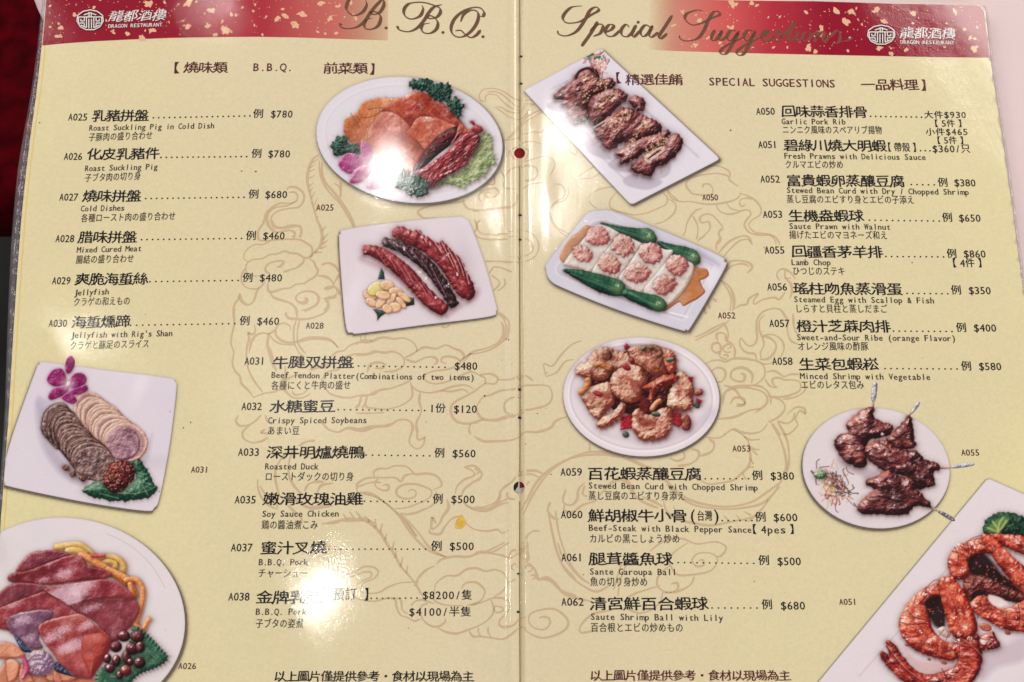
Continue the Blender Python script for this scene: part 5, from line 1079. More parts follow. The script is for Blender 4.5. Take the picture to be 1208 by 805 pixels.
# ---- A052 stewed bean curd
k = K(604, 201, 4)
ph = Photo(638, 242, 860, 396, 'A052')
PB = spline(k('160,470 172,425 320,240 362,198 420,188 480,195 700,280 970,398 1002,430 1000,470 850,730 820,752 780,750 500,660 250,560 180,520'), 8)
ph.plate(PB, (196, 192, 214), (220, 214, 228), 14, .06, (2, 3, 4))
k = K(640, 240, 5.478)
ph.line(k('440,50 520,115'), .4, (226, 222, 234), .7); ph.line(k('820,705 940,735'), .7, (248, 246, 250), .9); ph.line(k('270,112 290,120'), .6, (250, 250, 252)); ph.mark(k('1050,420 1150,440 1080,560 1060,500'), (232, 228, 238), .8, 3); ph.mark(k('1000,300 1100,360 1140,400 1040,360'), (170, 162, 190), .7, 3)
sc1 = k('310,150 275,142 230,185 180,220 140,280 110,350 140,388 180,380 260,240 330,170'); sc2 = k('970,410 1010,415 1060,425 1075,465 1045,490 1020,500 1035,540 1050,575 1000,620 960,640 910,665 880,640 800,692 790,660 900,540')
for q in (sc1, sc2): ph.blob(q, ((150, 80, 40), (188, 118, 72), (214, 160, 118)), R=3, nz=(14, .8), spec=(.1, 10), ao=(0, 1, 0, 0), name='brown_sauce', cn=.6)
ph.mark(sc1 + [-1, 1], (214, 180, 150), .35, 4)
BC = ((4, 30, 28), (22, 72, 54), (74, 126, 86))
def bok(t, end):
    P = k(t); e = k(end)[0]
    def tint(X, Y, col, d):
        r = np.hypot(X - e[0], Y - e[1]); q = np.clip(1.2 - r / 12, 0, 1)[..., None] * .85
        return col * (1 - q) + (np.array([.50, .66, .44]) * (.5 + .75 * col.mean(-1, keepdims=True) * 2)) * q
    ph.blob(P, BC, nz=(4, .9), spec=(.3, 16), rough=.35, mot=.2, name='bok_choy', tint=tint, streak=(20, 5), ao=(.45, 2, .5, 1.5))
    a0 = P[0]; dv = (e - a0)
    nrm = np.array([-dv[1], dv[0]]) / np.hypot(*dv)
    for q in (-4.5, -2.2, 0, 2.2, 4.2):
        ph.line(np.array([a0 + dv * .15 + nrm * q * .3, a0 + dv * .5 + nrm * q * .8, a0 + dv * .92 + nrm * q]), .5, (8, 44, 34) if q < 1 else (104, 160, 110), .45, .6)
    ph.bits(ell(e[0] - 1, e[1] - 2, 3, 2.5), 5, [(236, 246, 236)], (.4, .6), int(e[0]))
bok('372,128 390,122 460,145 600,160 690,165 730,200 737,250 690,264 640,255 540,225 460,185 400,150', '690,215')
bok('740,245 850,268 960,290 1012,330 1018,385 985,403 940,395 860,345 780,300', '975,350')
TF = ((176, 158, 150), (222, 212, 206), (246, 242, 240))
ph.mark(k('330,150 500,195 790,300 975,400 940,500 810,660 480,500 145,400'), (150, 130, 140), .35, 5)
for t in ('335,152 400,143 500,195 480,218 320,442 230,420 148,402 142,382 200,300 235,265', '485,215 520,200 642,262 638,275 492,482 400,470 320,442 400,320', '645,268 700,270 790,298 838,330 650,572 560,545 492,485 560,390', '842,335 900,360 977,402 950,500 890,590 815,655 780,650 652,575 740,450'):
    ph.blob(k(t), TF, R=4, nz=(5, .7), spec=(.3, 14), name='bean_curd_block', ao=(.3, 1.2, .4, .9), cn=.3)
for i, (cx, cy, a, b) in enumerate(((360, 215, 80, 58), (258, 325, 78, 56), (520, 275, 80, 64), (432, 392, 76, 64), (700, 325, 72, 64), (612, 452, 84, 68), (872, 402, 74, 64), (790, 528, 80, 66))):
    c = k(f'{cx},{cy}')[0]; a *= 1 + .07 * math.sin(i * 5); b *= 1 + .08 * math.cos(i * 3); P = ell(c[0], c[1], a / 5.478, b / 5.478, 12 + 30 * math.sin(i * 7), 24)
    ph.blob(P, ((142, 70, 68), (208 - 3 * (i % 3), 140 + 4 * (i % 4), 136), (240, 212, 208)), smooth=False, rough=1.1, R=6, mot=.25, nz=(6, 1.5), spec=(.35, 16), ao=(.35, 1.6, 0, .6), name='shrimp_ball', cn=.5)
    ph.bits(ell(c[0] + .5, c[1] - 3.5, 6, 3.5), 12, [(110, 120, 80), (222, 226, 200), (160, 150, 110), (70, 60, 50)], (.4, .7), 80 + i, 1.4, .8)
    ph.bits(P, 5, [(250, 236, 234), (176, 80, 84)], (.4, .8), 90 + i, 1.5, .7)
ph.bits(k('520,200 900,350 800,600 350,420'), 60, [(250, 248, 248)], (.3, .55), 33, 1.2, .8)
bok('130,430 250,432 400,468 500,498 537,540 520,592 460,602 350,567 220,492', '490,545'); bok('535,552 650,580 750,600 803,650 785,697 720,697 620,652 520,602', '750,655')
ph.build('printed photograph of stewed bean curd topped with shrimp on an octagonal plate')

# ---- A053 prawns with walnut
k = K(660, 395, 6.2)
ph = Photo(660, 393, 854, 545, 'A053'); ph.plate(ell(756.5, 468.3, 92.3, 70.3, 4, 60), (220, 210, 222), (228, 214, 226), 8.5, .09, (1.2, 2.8, 3))
ph.mark(k('860,640 1000,620 1100,520 1130,600 900,760 600,800 300,720 500,740'), (190, 176, 190), .45, 4)
PR = ((118, 48, 36), (208, 144, 118), (244, 220, 196)); PRR = ((92, 18, 16), (156, 54, 38), (214, 128, 94))
for t in ('450,600 540,578 545,682 445,697', '818,568 885,575 905,650 870,678 830,655', '938,308 977,308 970,352 940,342', '1000,465 1042,480 1030,512 1000,500', '200,345 300,335 330,370 220,385', '470,85 485,62 515,90 540,110 480,112'): ph.blob(k(t), ((100, 4, 20), (168, 16, 38), (210, 80, 84)), smooth=False, nz=(3, .5), R=2, name='red_pepper_piece')
ph.blob(k('200,300 260,180 420,140 600,110 780,160 840,260 940,400 900,520 800,560 700,600 520,580 420,560 330,480 240,400'), ((50, 10, 14), (112, 32, 32), (176, 90, 76)), nz=(5, 2.4), spec=(.4, 16), rough=.8, name='dark_underlay')  # dark red-brown fill laid under the prawns, closing gaps in the pile
def prawn(t, cols=PR, **kk):
    ph.blob(k(t), cols, R=9, nz=(4.4, 1.5), spec=(.34, 12), mot=.28, dome=.8, rough=.6, ao=(.6, 2.4, .8, 1.4), name='fried_prawn', cn=.75, **kk)
    ph.bits(spline(k(t), 4), 26, [(246, 224, 204), (226, 176, 150), (130, 50, 40)], (.4, .9), int(t[:3]) + 3, 1.6, .5)
prawn('190,200 240,130 320,95 400,110 500,140 560,190 540,260 480,300 400,260 340,330 250,330 130,290 125,240 170,205')
prawn('500,110 600,80 700,90 760,150 790,220 780,290 700,300 640,270 560,220', ((110, 44, 32), (178, 104, 84), (230, 184, 160)))
prawn('740,110 810,110 850,170 850,260 800,280 760,180', ((130, 40, 26), (206, 110, 78), (240, 190, 160)))
prawn('170,470 210,400 290,360 370,350 400,420 400,500 350,560 300,620 250,600 200,530'); prawn('272,662 320,600 400,560 450,490 485,520 455,610 380,660 310,688')
prawn('790,470 820,380 870,270 920,290 985,390 975,450 980,520 930,560 840,560 790,530'); prawn('530,590 580,540 650,590 740,540 810,540 828,640 790,740 700,777 600,770 540,700')
prawn('375,320 420,260 490,225 560,220 620,270 640,340 600,420 580,480 520,500 440,470 385,420'); prawn('610,390 680,340 780,290 870,300 850,350 770,375 710,420 690,490 655,480 650,420', PRR)
for t in ('560,420 620,460 640,560 560,600 590,500', '560,600 700,640 640,680 590,660', '300,430 380,430 350,480', '520,330 600,350 560,430 530,400'): ph.mark(k(t), (120, 36, 30), .6, 1.6)
CW = ((120, 60, 26), (200, 118, 70), (240, 186, 136)); NB = ((60, 24, 18), (118, 66, 48), (176, 124, 100))
for t, w, c in (('250,225 300,215 350,238 385,245', 3.4, CW), ('200,315 210,355 180,405 140,435', 3.8, CW), ('750,478 705,505 668,560', 3.2, CW), ('650,100 700,95 735,130 715,160', 3.4, NB), ('335,112 348,150 348,190', 5.6, NB), ('900,590 930,640 918,700', 5.4, ((70, 20, 16), (134, 62, 46), (190, 120, 96))), ('985,430 1050,415', 4, ((90, 26, 24), (146, 70, 58), (190, 120, 100)))):
    ph.tube(k(t), w, c, nz=(3, .5), spec=(.3, 14), name='cashew_nut')
for t, a, b, r, c in (('490,237', 35, 22, 35, 0), ('280,432', 38, 18, 25, 0), ('528,188', 20, 18, 0, 0), ('615,102', 24, 18, -30, 1), ('812,182', 34, 18, -15, 1), ('1003,512', 30, 20, 55, 1), ('485,730', 26, 22, 40, 1), ('705,582', 34, 18, 10, 1), ('705,580', 0, 0, 0, 1)):
    if a: ph.blob(ell(*k(t)[0], a / 6.2, b / 6.2, r, 18), ((90, 4, 18), (150, 18, 34), (210, 110, 112)) if c == 0 else ((34, 40, 40), (74, 84, 76), (140, 148, 134)), smooth=False, nz=(2, .2), spec=(.3, 20), ao=(.4, 1, .3, .6), name='goji_berry' if c == 0 else 'pumpkin_seed')
for t in ('420,330 470,300 520,330 530,400', '190,480 230,440 290,430 340,470', '600,690 660,660 740,660 790,620', '850,330 890,400 870,470', '240,190 300,170 360,180', '600,140 660,160 700,220'): ph.line(k(t), 1.3, (176, 70, 48), .4, 1.1)
ph.build('printed photograph of fried prawns with cashews and red pepper on a round plate')

# ---- A055 lamb chops
k = K(906, 402, 4)
ph = Photo(944, 440, 1166, 632, 'A055'); ph.plate(ell(1033.5, 552.3, 87.3, 71.0, 8, 60), (216, 204, 214), (222, 210, 220), 99, 0, (-1.0, 3.2, 3))
ph.mark(k('330,560 460,600 520,620 480,680 440,640 360,600'), (176, 156, 168), .6, 3)
g = np.random.default_rng(8)
for i in range(170):
    c = k('315,690')[0] + g.normal(0, 1, 2) @ np.array([[9.5, 7], [-3, 8]]); an = g.normal(.9, .8); l = g.uniform(2, 7); v = np.array([math.cos(an), math.sin(an)]) * l
    ph.line(np.array([c - v, c + [g.normal(0, 1.4), g.normal(0, 1.4)], c + v]), g.uniform(.35, .6), [(110, 60, 88), (230, 214, 190), (86, 44, 60), (220, 140, 90), (196, 180, 130), (60, 50, 50), (208, 120, 96)][g.integers(7)], .9)
ph.blob(k('215,630 245,610 275,625 265,650 230,650'), ((40, 74, 50), (104, 136, 96), (170, 190, 150)), nz=(3, 1), name='coriander_leaf')
LC = ((36, 8, 14), (104, 40, 42), (196, 118, 106)); FO = ((112, 106, 122), (184, 178, 192), (246, 244, 250)); BN = ((130, 80, 70), (206, 168, 156), (236, 214, 206))
for b_, f_ in (('494,322 497,290', '497,290 500,250 507,195'), ('655,368 675,340', '675,345 695,315 714,288'), ('795,600 865,598', '865,598 910,590 975,582'), ('735,765 800,805', '800,803 840,825 882,850')):
    ph.tube(k(b_), [1.6, 1.2], BN, nz=(2, .2), ao=(.2, 1, .3, .6), name='chop_bone')
    ph.tube(k(f_), [1.4, 3.2, 3.4, 2.6] if f_[0] == '4' else [1.2, 2.2, 2.6, 1.4], FO if f_[:3] != '800' else ((80, 70, 80), (130, 120, 130), (190, 186, 196)), nz=(2, 1.2), spec=(.7, 18), ao=(.2, 1, .3, .6), name='foil_wrap')
for t in ('370,400 410,350 470,315 500,320 500,360 560,390 590,400 580,440 520,460 470,480 465,580 430,600 380,580 330,530 312,480 340,445 380,430',
          '560,470 600,420 640,380 665,350 683,390 690,460 690,505 640,515 590,510', '460,500 540,470 620,510 700,520 740,560 800,580 805,608 780,625 785,680 740,697 700,700 650,640 560,620 510,590 470,550',
          '510,640 560,612 620,640 690,655 700,700 740,740 770,785 700,780 650,820 560,822 440,815 425,780 470,730 500,700 462,680 470,655'):
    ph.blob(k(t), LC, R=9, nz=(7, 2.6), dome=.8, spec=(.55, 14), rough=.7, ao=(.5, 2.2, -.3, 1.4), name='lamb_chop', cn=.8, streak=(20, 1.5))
    ph.bits(spline(k(t), 4), 10, [(200, 136, 120), (50, 14, 20), (150, 76, 64)], (.4, 1.0), int(t[:3]), 1.9, .6)
for a in ('380,440 430,450 480,440', '470,540 560,570 640,590 720,620', '520,480 560,500 580,530', '500,700 580,690 650,730 740,760', '480,740 560,740 640,780', '600,470 640,440'): ph.line(k(a), .9, (36, 10, 16), .65, .8)
for c in ('490,430', '380,500', '570,660', '540,440', '640,590', '425,380'): ph.bits(ell(*k(c)[0], 3, 2), 6, [(240, 214, 208)], (.4, .8), int(c[:3]))
ph.build('printed photograph of lamb chops with foil wrapped bones on a round plate')

# ---- A031 beef tendon platter
k = K(0, 402, 4)
ph = Photo(-2, 415, 212, 608, 'A031')
ph.plate(spline(k('12,640 55,460 165,150 185,112 220,100 500,138 790,174 825,192 833,235 800,500 755,735 730,788 680,803 400,762 60,692 22,672'), 8), (212, 202, 220), (222, 212, 224), 99, 0, (-1, 3, 3.2))
ph.mark(k('170,300 200,500 300,640 420,690 380,640 260,500 220,330'), (170, 156, 176), .6, 4); ph.mark(k('640,560 690,500 720,440 700,560 680,590'), (180, 168, 186), .5, 3); ph.mark(k('180,260 240,300 210,330 175,310'), (186, 176, 196), .6, 2)
lf = k('390,705 440,670 500,640 560,690 640,650 598,562 640,548 690,600 725,670 742,690 715,735 640,752 540,758 440,738')
ph.blob(lf, ((8, 44, 30), (44, 98, 72), (120, 160, 130)), nz=(4, 1.2), spec=(.3, 14), rough=1.0, name='shiso_leaf', ao=(.3, 2, .6, 1))
for a in ('600,600 650,650 700,730', '640,620 690,630', '640,660 720,680', '560,720 640,720 720,700', '450,690 540,710', '660,640 655,720', '470,720 560,745'): ph.line(k(a), .5, (150, 186, 156), .6)
g = np.random.default_rng(22)
for i in range(12):
    t = i / 11; cx, cy = 432 + 158 * t + g.normal(0, 4), 330 + 160 * t ** 1.1 + g.normal(0, 4); a = (84 + 10 * t + g.normal(0, 2)) / 4
    P = ell(*k(f'{cx},{cy}')[0], a * 1.06, a * .94, 60 - 50 * t, 26)
    def tint(X, Y, col, d, P=P):
        q = np.clip((-d - 2.6) / 1.5, 0, 1)[..., None]; return col * (1 - .75 * q) + np.array([168, 122, 132]) / 255. * (.5 + .6 * col.mean(-1, keepdims=True)) * .75 * q
    ph.blob(P, ((150, 96, 84), (222, 180, 160), (244, 222, 206)), smooth=False, R=1.6, nz=(4, .5), spec=(.25, 14), ao=(.35, 1.2, .2, .4), rough=.35, name='pork_slice', tint=tint)
c = k('582,482')[0]; ph.blob(ell(c[0] - .5, c[1] + 1, 20.5, 20, -20, 30), ((96, 58, 76), (150, 104, 120), (202, 160, 164)), smooth=False, R=3, nz=(5, 1.0), spec=(.3, 12), ao=(.1, 1, 0, 0), rough=.4, name='pork_slice', cn=.6)
for a in ('505,520 550,500 610,510 650,490', '540,560 570,530', '600,440 640,450 650,480 620,480', '560,440 540,480'): ph.line(k(a), .45, (218, 180, 184), .6)
g = np.random.default_rng(21)
for i in range(18):
    t = i / 17; cx, cy = 262 + 185 * t + g.normal(0, 4), 378 + 200 * t ** 1.05 + g.normal(0, 4); a = (84 + g.normal(0, 3)) / 4
    sh = int(g.normal(0, 12)); cols = ((58, 34, 36), (122 + sh, 88 + sh, 84 + sh), (182 + sh, 146 + sh, 138 + sh))
    ph.blob(ell(*k(f'{cx},{cy}')[0], a * 1.14, a * (.82 + .1 * t), 112 - 100 * min(1, t * 1.3) + g.normal(0, 5), 26), cols, smooth=False, R=1.5, nz=(4, 1.2), spec=(.45, 14), ao=(.6, 1.0, -.4, -.4), rough=.45, name='beef_slice', cn=.7, mot=.25)
    e = ell(*k(f'{cx},{cy}')[0], a * 1.10, a * (.78 + .1 * t), 112 - 100 * min(1, t * 1.3), 40); q = e[np.argsort(np.arctan2(e[:, 1] - e[:, 1].mean(), e[:, 0] - e[:, 0].mean()))]; ph.line(q[1:19:3], .5, (196, 160, 146), .6, .5)
for c, a in (('310,600', 5), ('345,630', 4), ('390,650', 5)): ph.blob(ell(*k(c)[0], a, 3.4, 30, 16), ((50, 24, 20), (110, 64, 50), (170, 120, 100)), smooth=False, nz=(2.5, 1.3), rough=.6, name='beef_slice')
P = k('500,620 520,590 560,565 600,570 635,600 632,650 600,690 560,718 515,710 490,670')
ph.blob(P, ((30, 4, 8), (92, 22, 22), (190, 100, 84)), nz=(2.6, 2.8), spec=(.6, 18), rough=1.0, name='chilli_sauce', ao=(.5, 2, .4, 1))
ph.bits(spline(P, 4), 60, [(200, 60, 50), (20, 6, 10), (226, 150, 120), (120, 20, 24)], (.4, .9), 77, 1.5, .8)
v = k('322,205')[0]
for t in ('312,150 308,110 320,78 340,72 355,100 345,135 328,155', '222,180 245,140 290,132 312,170 305,205 265,217 235,205', '325,205 345,160 385,152 408,175 400,205 355,228', '228,262 250,228 318,212 312,250 270,272 240,280', '325,238 370,220 405,208 415,232 385,252 340,255', '292,272 320,245 355,265 362,288 335,298'):
    petal(ph, k(t), ((86, 4, 56), (140, 22, 92), (206, 120, 176)), vein=v)
ph.bits(ell(v[0], v[1], 2.4, 3), 8, [(250, 240, 210)], (.5, .9), 3)
ph.build('printed photograph of sliced beef and pork platter with an orchid on a square plate')

# ---- A026 roast suckling pig slices
k = K(0, 610, 5.226)
ph = Photo(-30, 606, 226, 850, 'A026'); ph.plate(ell(80, 728, 139, 117, 10, 80), (224, 214, 222), (216, 206, 218), 99, 0, (3, 3, 3.4))
ph.line(k('660,105 760,150 870,230 950,320 1020,440'), .35, (186, 168, 176), .7)
ND = ((190, 96, 40), (234, 150, 84), (250, 200, 140)); NY = ((190, 130, 50), (228, 184, 98), (246, 220, 160))
for t, w, c in (('330,190 400,178 480,172 530,200 580,250 590,300', 4, NY), ('400,215 470,205 540,240', 4, NY), ('560,300 620,255 700,250 755,290 750,340 700,350', 4, NY), ('610,300 660,275 710,290 700,330', 3, NY), ('480,230 560,260 640,310 720,360 800,420', 4.5, ND), ('650,320 720,350 800,400 840,500', 4, ND), ('760,390 840,388 880,450 872,540 845,640 830,690', 3.2, ND), ('800,400 815,480 825,560', 3, ND), ('820,660 880,690 905,650 925,620', 2.8, ND), ('560,240 600,240 650,238', 2, ((150, 30, 50), (204, 60, 70), (230, 140, 140)))):
    ph.tube(k(t), w, c, nz=(3, .4), spec=(.3, 12), name='pickled_strip')
def lvr(t, kk=None, cols=((70, 10, 22), (134, 36, 48), (196, 112, 116)), hl=None, seed=1, name='pork_slice'):
    P = (kk or k)(t)
    def tint(X, Y, col, d):
        e = np.clip(1 - np.abs(d + .9) / .9, 0, 1)[..., None] * .45; col = col * (1 - e) + np.array([.82, .46, .42]) * e
        if hl:
            for hx, hy, r, st in hl:
                c_ = (kk or k)(f'{hx},{hy}')[0]; g_ = np.exp(-((((X - c_[0]) * .94 - (Y - c_[1]) * .34) / 1.5) ** 2 + (((Y - c_[1]) * .94 + (X - c_[0]) * .34) * 1.6) ** 2) / r ** 2) * st
                n = noise2((X * .8 + Y * .6) * .7, (Y * .8 - X * .6) * 1.6, .9, seed); n = .6 * n + .4 * fbm(X, Y, 7, seed + 4); m = np.clip(g_ * 2.4 - n * 1.5, 0, 1)[..., None] * .75
                col = col * (1 - m) + np.array([.90, .76, .82]) * m
        return col
    ph.blob(P, cols, R=3.0, nz=(12, 1.0), mot=.15, spec=(.3, 12), ao=(.5, 1.8, .4, 1.0), rough=.3, name=name, tint=tint, cn=.6)
lvr('100,335 130,285 175,235 230,212 330,205 400,215 425,240 300,282 180,330', cols=((70, 20, 36), (140, 52, 66), (190, 104, 112)))
lvr('60,355 180,330 300,282 430,238 510,250 545,300 620,315 690,350 640,382 450,402 320,420 230,412 70,402', hl=[(400, 350, 14, .7), (260, 390, 9, .6), (470, 260, 8, .5)], seed=2)
lvr('-40,520 0,465 60,420 150,405 290,430 200,490 80,525 -40,590', cols=((80, 24, 40), (128, 50, 62), (176, 96, 108)), seed=3)
k2 = K(0, 700, 7.67)
lvr('-120,900 0,700 60,590 200,640 480,700 700,740 860,790 900,900 500,1000', k2, ((150, 70, 50), (216, 134, 100), (240, 190, 160)), name='pickled_ginger')
for t in ('-60,470 40,440 110,455 180,500 225,560 120,585 -60,580', '60,620 120,600 180,650 150,760 80,800', '200,640 250,700 300,805 180,805', '430,690 560,700 700,760 600,800 440,790', '480,720 510,700 560,800 500,810'): lvr(t, k2, ((170, 84, 64), (226, 150, 116), (244, 206, 180)), name='pickled_ginger')
lvr('-60,600 0,560 100,522 280,460 370,500 450,550 520,610 420,650 300,660 100,700 0,690 -60,700', hl=[(90, 540, 12, .6), (300, 600, 14, .55)], cols=((92, 18, 30), (146, 46, 54), (196, 110, 116)), seed=4)
lvr('60,260 130,190 360,150 480,170 420,280 350,400 385,490 280,500 180,430 90,340', k2, ((54, 34, 66), (116, 70, 96), (176, 146, 176)), [(200, 250, 12, .7), (260, 400, 10, .6)], 5)
lvr('440,550 560,520 700,500 820,505 862,570 820,660 740,745 690,790 600,660 510,600', hl=[(560, 560, 12, .65)], cols=((70, 16, 30), (124, 42, 54), (170, 86, 96)), seed=6)
lvr('275,455 320,430 500,402 640,385 720,400 780,440 825,500 700,500 560,520 440,548 380,512', hl=[(400, 465, 16, 1.1), (500, 440, 15, .9), (450, 510, 12, 1.0)], seed=7)
lvr('350,300 480,230 620,200 740,190 870,290 960,360 1005,430 980,540 880,700 820,772 700,752 560,652 480,540 400,440', k2, ((94, 20, 30), (158, 56, 58), (206, 120, 116)), [(640, 480, 14, .95), (470, 400, 12, .7), (560, 330, 14, .7), (780, 290, 11, .7)], 8)
ph.blob(k2('750,400 830,370 930,360 1000,430 975,540 880,690 820,760 780,660 740,560'), ((120, 34, 34), (172, 66, 58), (204, 110, 96)), nz=(7, 1), spec=(.1, 10), ao=(0, 1, 0, 0), cn=.5)
for t in ('130,380 200,430 260,500 350,520 420,560 300,540 200,520', '500,620 560,650 640,730 700,760 600,740 500,700'): ph.blob(k2(t), ((20, 26, 50), (50, 64, 96), (140, 160, 200)), nz=(3, 1.2), spec=(.4, 14), ao=(.2, 1, 0, 0))
P = k2('240,600 270,545 330,515 420,530 480,590 490,670 430,730 330,745 260,715 235,660')
ph.blob(P, ((120, 84, 116), (196, 160, 178), (240, 222, 228)), nz=(3.4, 1.8), spec=(.3, 12), rough=.6, name='orchid_flower', cn=.6)
for a in ('250,620 320,560 400,570', '260,680 330,640 420,650', '300,600 380,600 450,640'): ph.line(k2(a), .7, (110, 84, 140), .8)
ph.tube(k2('200,560 230,620 240,700 200,780'), [1, 2.6, 3, 1.5], ((150, 30, 80), (206, 70, 120), (236, 150, 180)), nz=(2, .3), name='orchid_petal')
k3 = K(0, 603, 4)
lf = k3('632,550 680,572 720,610 758,652 790,690 765,720 720,742 660,765 620,800 600,830 480,830 455,775 500,730 560,700 610,640')
P = rough_edge(spline(lf, 4), 0, 4, 2.4); T_ = np.roll(P, -1, 0) - np.roll(P, 1, 0); T_ /= np.linalg.norm(T_, axis=1, keepdims=True); P[::2] += np.stack([T_[:, 1], -T_[:, 0]], 1)[::2] * 2.0
ph.blob(P, ((14, 50, 36), (48, 94, 72), (110, 150, 118)), smooth=False, R=5, nz=(5, .8), spec=(.2, 12), name='shiso_leaf')
for a in ('640,590 700,660 740,700', '680,640 750,690', '640,700 700,720 740,715', '520,780 600,790', '620,740 640,770'): ph.line(k3(a), .45, (104, 140, 112), .7)
for i, (cx, cy, a, b, r) in enumerate(((585, 590, 30, 26, 10), (650, 592, 30, 28, 0), (625, 650, 30, 27, 20), (548, 640, 28, 26, 0), (662, 642, 22, 26, 0), (598, 690, 20, 32, -10), (550, 706, 20, 26, 0), (508, 696, 18, 22, 10), (520, 742, 23, 22, 0), (660, 716, 27, 27, 0), (615, 712, 14, 16, 0), (566, 774, 16, 20, 0), (595, 752, 26, 25, 0))):
    ph.blob(ell(*k3(f'{cx},{cy}')[0], a / 4, b / 4, r, 22), ((22, 2, 10), (84, 26, 36), (168, 96, 104)) if i != 12 else ((70, 10, 16), (140, 50, 46), (210, 140, 130)), smooth=False, nz=(3, .25), spec=(.95, 30), ao=(.6, 1.2, .3, .6), name='black_bean')
ph.build('printed photograph of roast pork slices with pickles and black beans on a round plate')

# ---- A051 prawns with sauce
k = K(906, 603, 4)
ph = Photo(960, 562, 1226, 850, 'A051')
PB = rough_edge(np.array([(1163, 566.5), (1166.8, 565), (1172, 567), (1240, 597), (1260, 604), (1260, 900), (886, 900)], float), 0, 1, 4)
ph.plate(PB, (220, 208, 220), (226, 214, 224), 99, 0, (-.5, .5, 1.6))
ph.line(k('430,780 620,560 830,290 960,140'), .7, (200, 176, 190), .6, .8)
ph.mark(k('640,640 700,700 860,730 840,780 700,740'), (206, 150, 150), .5, 3); ph.mark(k('1000,700 1100,640 1208,600 1208,700 1080,740 1010,800'), (190, 170, 184), .6, 4)
for c, a in (('655,632', 3), ('760,700', 2.5), ('1025,548', 8), ('830,715', 4), ('1130,575', 4)): ph.blob(ell(*k(c)[0], a, a * .6, 20, 14), ((150, 60, 40), (198, 104, 84), (220, 150, 130)), smooth=False, R=2, ao=(0, 1, 0, 0))
P = k('1013,95 1025,50 1060,18 1100,6 1150,8 1208,36 1250,80 1240,130 1140,118 1040,112')
ph.blob(P, ((6, 26, 24), (24, 62, 48), (70, 112, 80)), nz=(2.4, 1.8), spec=(.1, 10), rough=.9, name='broccoli', cn=.7)
ph.mark(k('1035,95 1060,50 1110,30 1130,50 1100,90 1090,108 1040,105'), (120, 146, 80), .8, 2.5)
for a in ('1085,108 1080,80 1060,50', '1085,108 1090,60 1110,30', '1085,100 1050,85 1035,80', '1088,95 1110,70 1125,45'): ph.line(k(a), 1.0, (190, 204, 130), .75, .7)
ph.bits(spline(k('1120,60 1180,50 1240,100 1140,115'), 3), 60, [(4, 24, 24), (40, 84, 64)], (.6, 1), 8)
ph.blob(k('920,330 1000,260 1100,300 1208,380 1240,420 1208,440 1100,420 1000,400 960,450 940,430'), ((44, 10, 14), (120, 40, 38), (196, 110, 98)), nz=(5, 2), spec=(.4, 16), rough=.6, name='prawn_body')
SH = ((96, 12, 12), (198, 62, 40), (246, 158, 126)); SHD = ((78, 8, 12), (176, 44, 32), (232, 128, 100))
def shr(t, c=SH, st=30, nm='prawn_body', sp=.55, lines=None):
    ph.blob(k(t), c, R=8, nz=(5, 1.7), spec=(sp * 1.2, 16), mot=.35, dome=.55, rough=.5, ao=(.55, 2.4, .6, 1.6), name=nm, cn=.8, streak=(st, 2))
    ph.bits(spline(k(t), 4), 18, [(250, 206, 184), (120, 18, 20), (240, 150, 110), (160, 40, 34), (255, 240, 232)], (.4, 1.2), int(t[:3]) + 9, 1.8, .55)
shr('1045,108 1120,110 1208,118 1250,130 1250,210 1180,195 1120,170 1070,140', SHD)
shr('848,232 875,180 930,148 1000,125 1050,150 1060,190 1000,210 965,230 960,290 920,325 870,312 852,270')
ph.mark(k('940,225 1010,200 1060,240 1120,320 1190,380 1100,350 1020,310 960,300'), (26, 8, 10), .92, 2.2); ph.bits(k('940,225 1010,200 1060,240 1120,320 1190,380 1100,350 1020,310 960,300'), 26, [(110, 50, 44), (16, 4, 8), (170, 90, 76)], (.5, 1.1), 4)
shr('1005,112 1060,120 1110,170 1160,220 1208,260 1250,300 1250,400 1190,380 1130,310 1080,250 1045,190', SH, 50, 'prawn_head')
shr('945,440 985,405 1020,400 1060,445 1120,460 1208,420 1250,400 1250,560 1190,568 1120,560 1030,515 965,470', SH, 20)
ph.mark(k('1040,395 1100,410 1130,440 1080,450 1050,430'), (236, 214, 214), .95, 1.2)
shr('805,345 760,355 700,390 645,455 618,525 640,600 700,660 800,695 880,705 905,640 830,612 780,565 765,500 790,430 830,390')
ph.mark(k('770,400 830,420 835,540 795,550 765,510 740,440'), (24, 8, 10), .92, 2.2); ph.bits(k('770,400 830,420 835,540 795,550 765,510 740,440'), 20, [(110, 50, 44), (16, 4, 8), (170, 90, 76)], (.5, 1.0), 5)
ph.blob(k('800,560 830,545 860,580 850,600 820,590'), ((170, 130, 120), (220, 190, 186), (240, 226, 222)), nz=(3, .5), ao=(0, 1, 0, 0))
shr('560,607 600,635 640,690 690,745 760,770 860,742 900,700 870,640 900,600 985,580 1008,660 1005,730 970,800 900,850 760,850 660,815 610,780 560,730 532,690 530,662 560,672 575,690 562,640', SHD, 20)
shr('805,325 860,308 890,330 930,390 962,460 988,545 965,592 900,606 862,570 838,500 820,430', SH, 60, 'prawn_head')
shr('998,600 1035,575 1062,566 1075,598 1095,625 1090,645 1040,655 1005,655', ((70, 10, 16), (150, 46, 48), (210, 120, 110)), 0, 'prawn_tail')
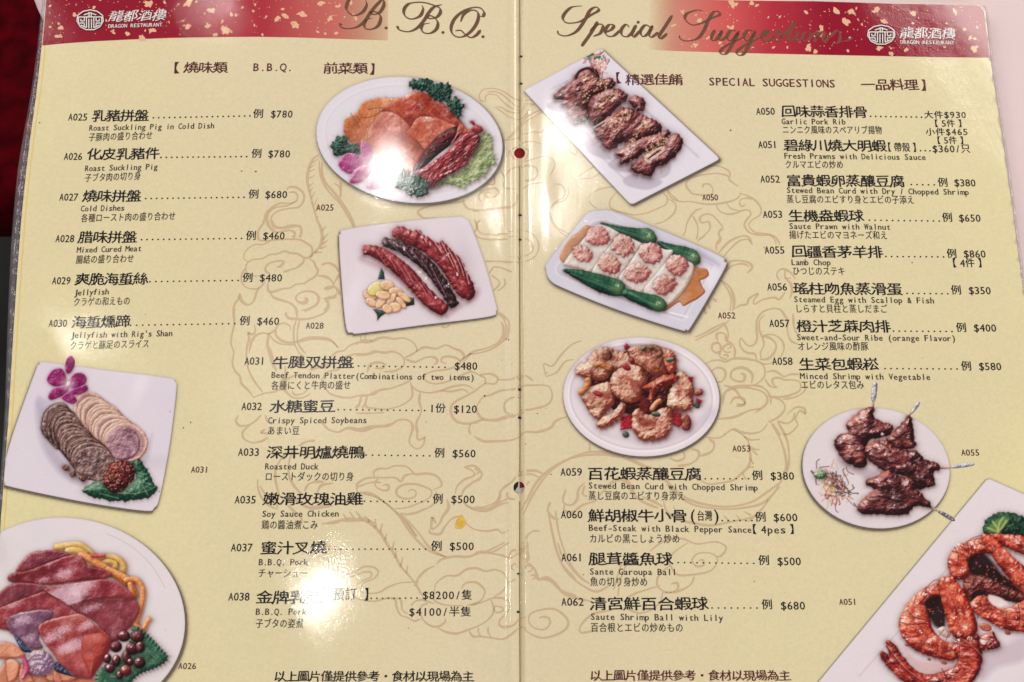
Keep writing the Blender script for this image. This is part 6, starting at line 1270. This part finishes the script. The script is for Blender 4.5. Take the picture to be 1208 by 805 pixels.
for a in ('618,525 680,535 740,530', '640,600 700,590 740,575', '700,660 730,630 750,600', '790,690 800,650 800,620', '960,470 1000,450', '1040,515 1060,470', '1120,560 1125,480', '880,620 930,640 1000,640', '890,700 940,690 1003,720', '820,745 840,790 830,840', '720,770 740,800 730,840', '870,190 910,200 950,230', '900,160 930,180 960,210', '560,640 620,720 680,780', '540,680 600,730 650,790'): ph.line(k(a), .55, (100, 16, 18), .75, .7)
for a in ('900,600 960,640 1010,690', '905,640 900,700 870,760', '700,400 680,450 640,480', '745,360 750,400 730,430', '660,470 690,500 740,510', '660,620 720,620 770,590', '880,170 900,210 895,250', '940,150 950,190 940,220', '1000,420 1010,460 990,500', '1180,440 1190,500 1180,560', '560,640 640,740 720,800'): ph.line(k(a), .7, (70, 8, 12), .6, .8); ph.line(k(a) + [.9, -.6], .5, (252, 190, 160), .5, .6)
for a in ('805,325 780,330 740,370 720,400', '810,330 790,360 770,380', '1005,115 960,130 930,160', '830,560 800,600 790,640', '850,580 830,640 830,690', '950,600 930,660 900,700'): ph.line(k(a), .4, (150, 40, 34), .9)
for a in ('830,350 880,430 930,540', '1060,140 1120,220 1200,320', '850,340 910,430 960,530'): ph.line(k(a), 1.2, (232, 96, 60), .35, 1)
for c in ('700,430', '790,600', '720,570', '880,500', '890,610', '900,580', '980,170', '1170,150', '880,640', '920,280', '1090,440', '740,390', '760,620', '950,600', '1150,280', '890,160', '700,480'): ph.bits(ell(*k(c)[0], 4, 2.6), 9, [(255, 240, 236), (248, 214, 206)], (.4, .8), int(c[:3]) + 1, 1.7, .85)
ph.build('printed photograph of glazed whole prawns with broccoli on a rectangular plate')

# ------------------------------------------------------------------ marks on the menu
M_STAIN = ink('yellow_stain', (214, 164, 56)); M_SPECK = ink('speck', (64, 52, 44))
k = K(380, 600, 6.04); P = rough_edge(spline(k('988,42 1010,70 1028,105 1010,130 975,145 948,135 955,90'), 4), .3, 3)
inked('food_stain', np.arange(P[:, 0].min() - 1, P[:, 0].max() + 1, .7), np.arange(P[:, 1].min() - 1, P[:, 1].max() + 1, .7), lambda X, Y: sdf_poly(X, Y, P), lambda X, Y: lin((200, 150, 40)) + (lin((236, 206, 110)) - lin((200, 150, 40))) * fbm(X, Y, 4, 3)[:, None], M_PHOTO, .00014, menu, 'small amber food stain near the $500 price')
V = []; F = []; n0 = 0; g = np.random.default_rng(12)
sp = [(47, 145, .7), (188, 580, .6), (225, 498.5, .7), (216.5, 505, .7), (201, 486, .5), (438, 402.5, .6), (572, 467, .9), (597, 400, .6), (592, 425, .5), (503, 498, .5), (862, 154, .8), (1076, 310, .6), (688, 678, .5), (890, 686, .5), (482, 741, .5), (634, 488, .5), (620, 524, .6), (285, 202, .7), (302, 202.5, .9), (600, 401, .7), (645, 440, .5), (1058, 345, .6), (650, 560, .6)]
for _ in range(60): sp.append((g.uniform(60, 1150), g.uniform(80, 800), g.uniform(.2, .42)))
for x, y, r in sp:
    a = np.linspace(0, 2 * math.pi, 7, endpoint=False); rr = r * g.uniform(.6, 1.3, 7); V.append(np.stack([x + rr * np.cos(a) * 1.2, y + rr * np.sin(a)], 1)); F.append(tuple(range(n0 + 6, n0 - 1, -1))); n0 += 7
V = np.concatenate(V); mk('dirt_specks', p2w(V[:, 0], V[:, 1], .00015), F, M_SPECK, menu, kind='stuff')
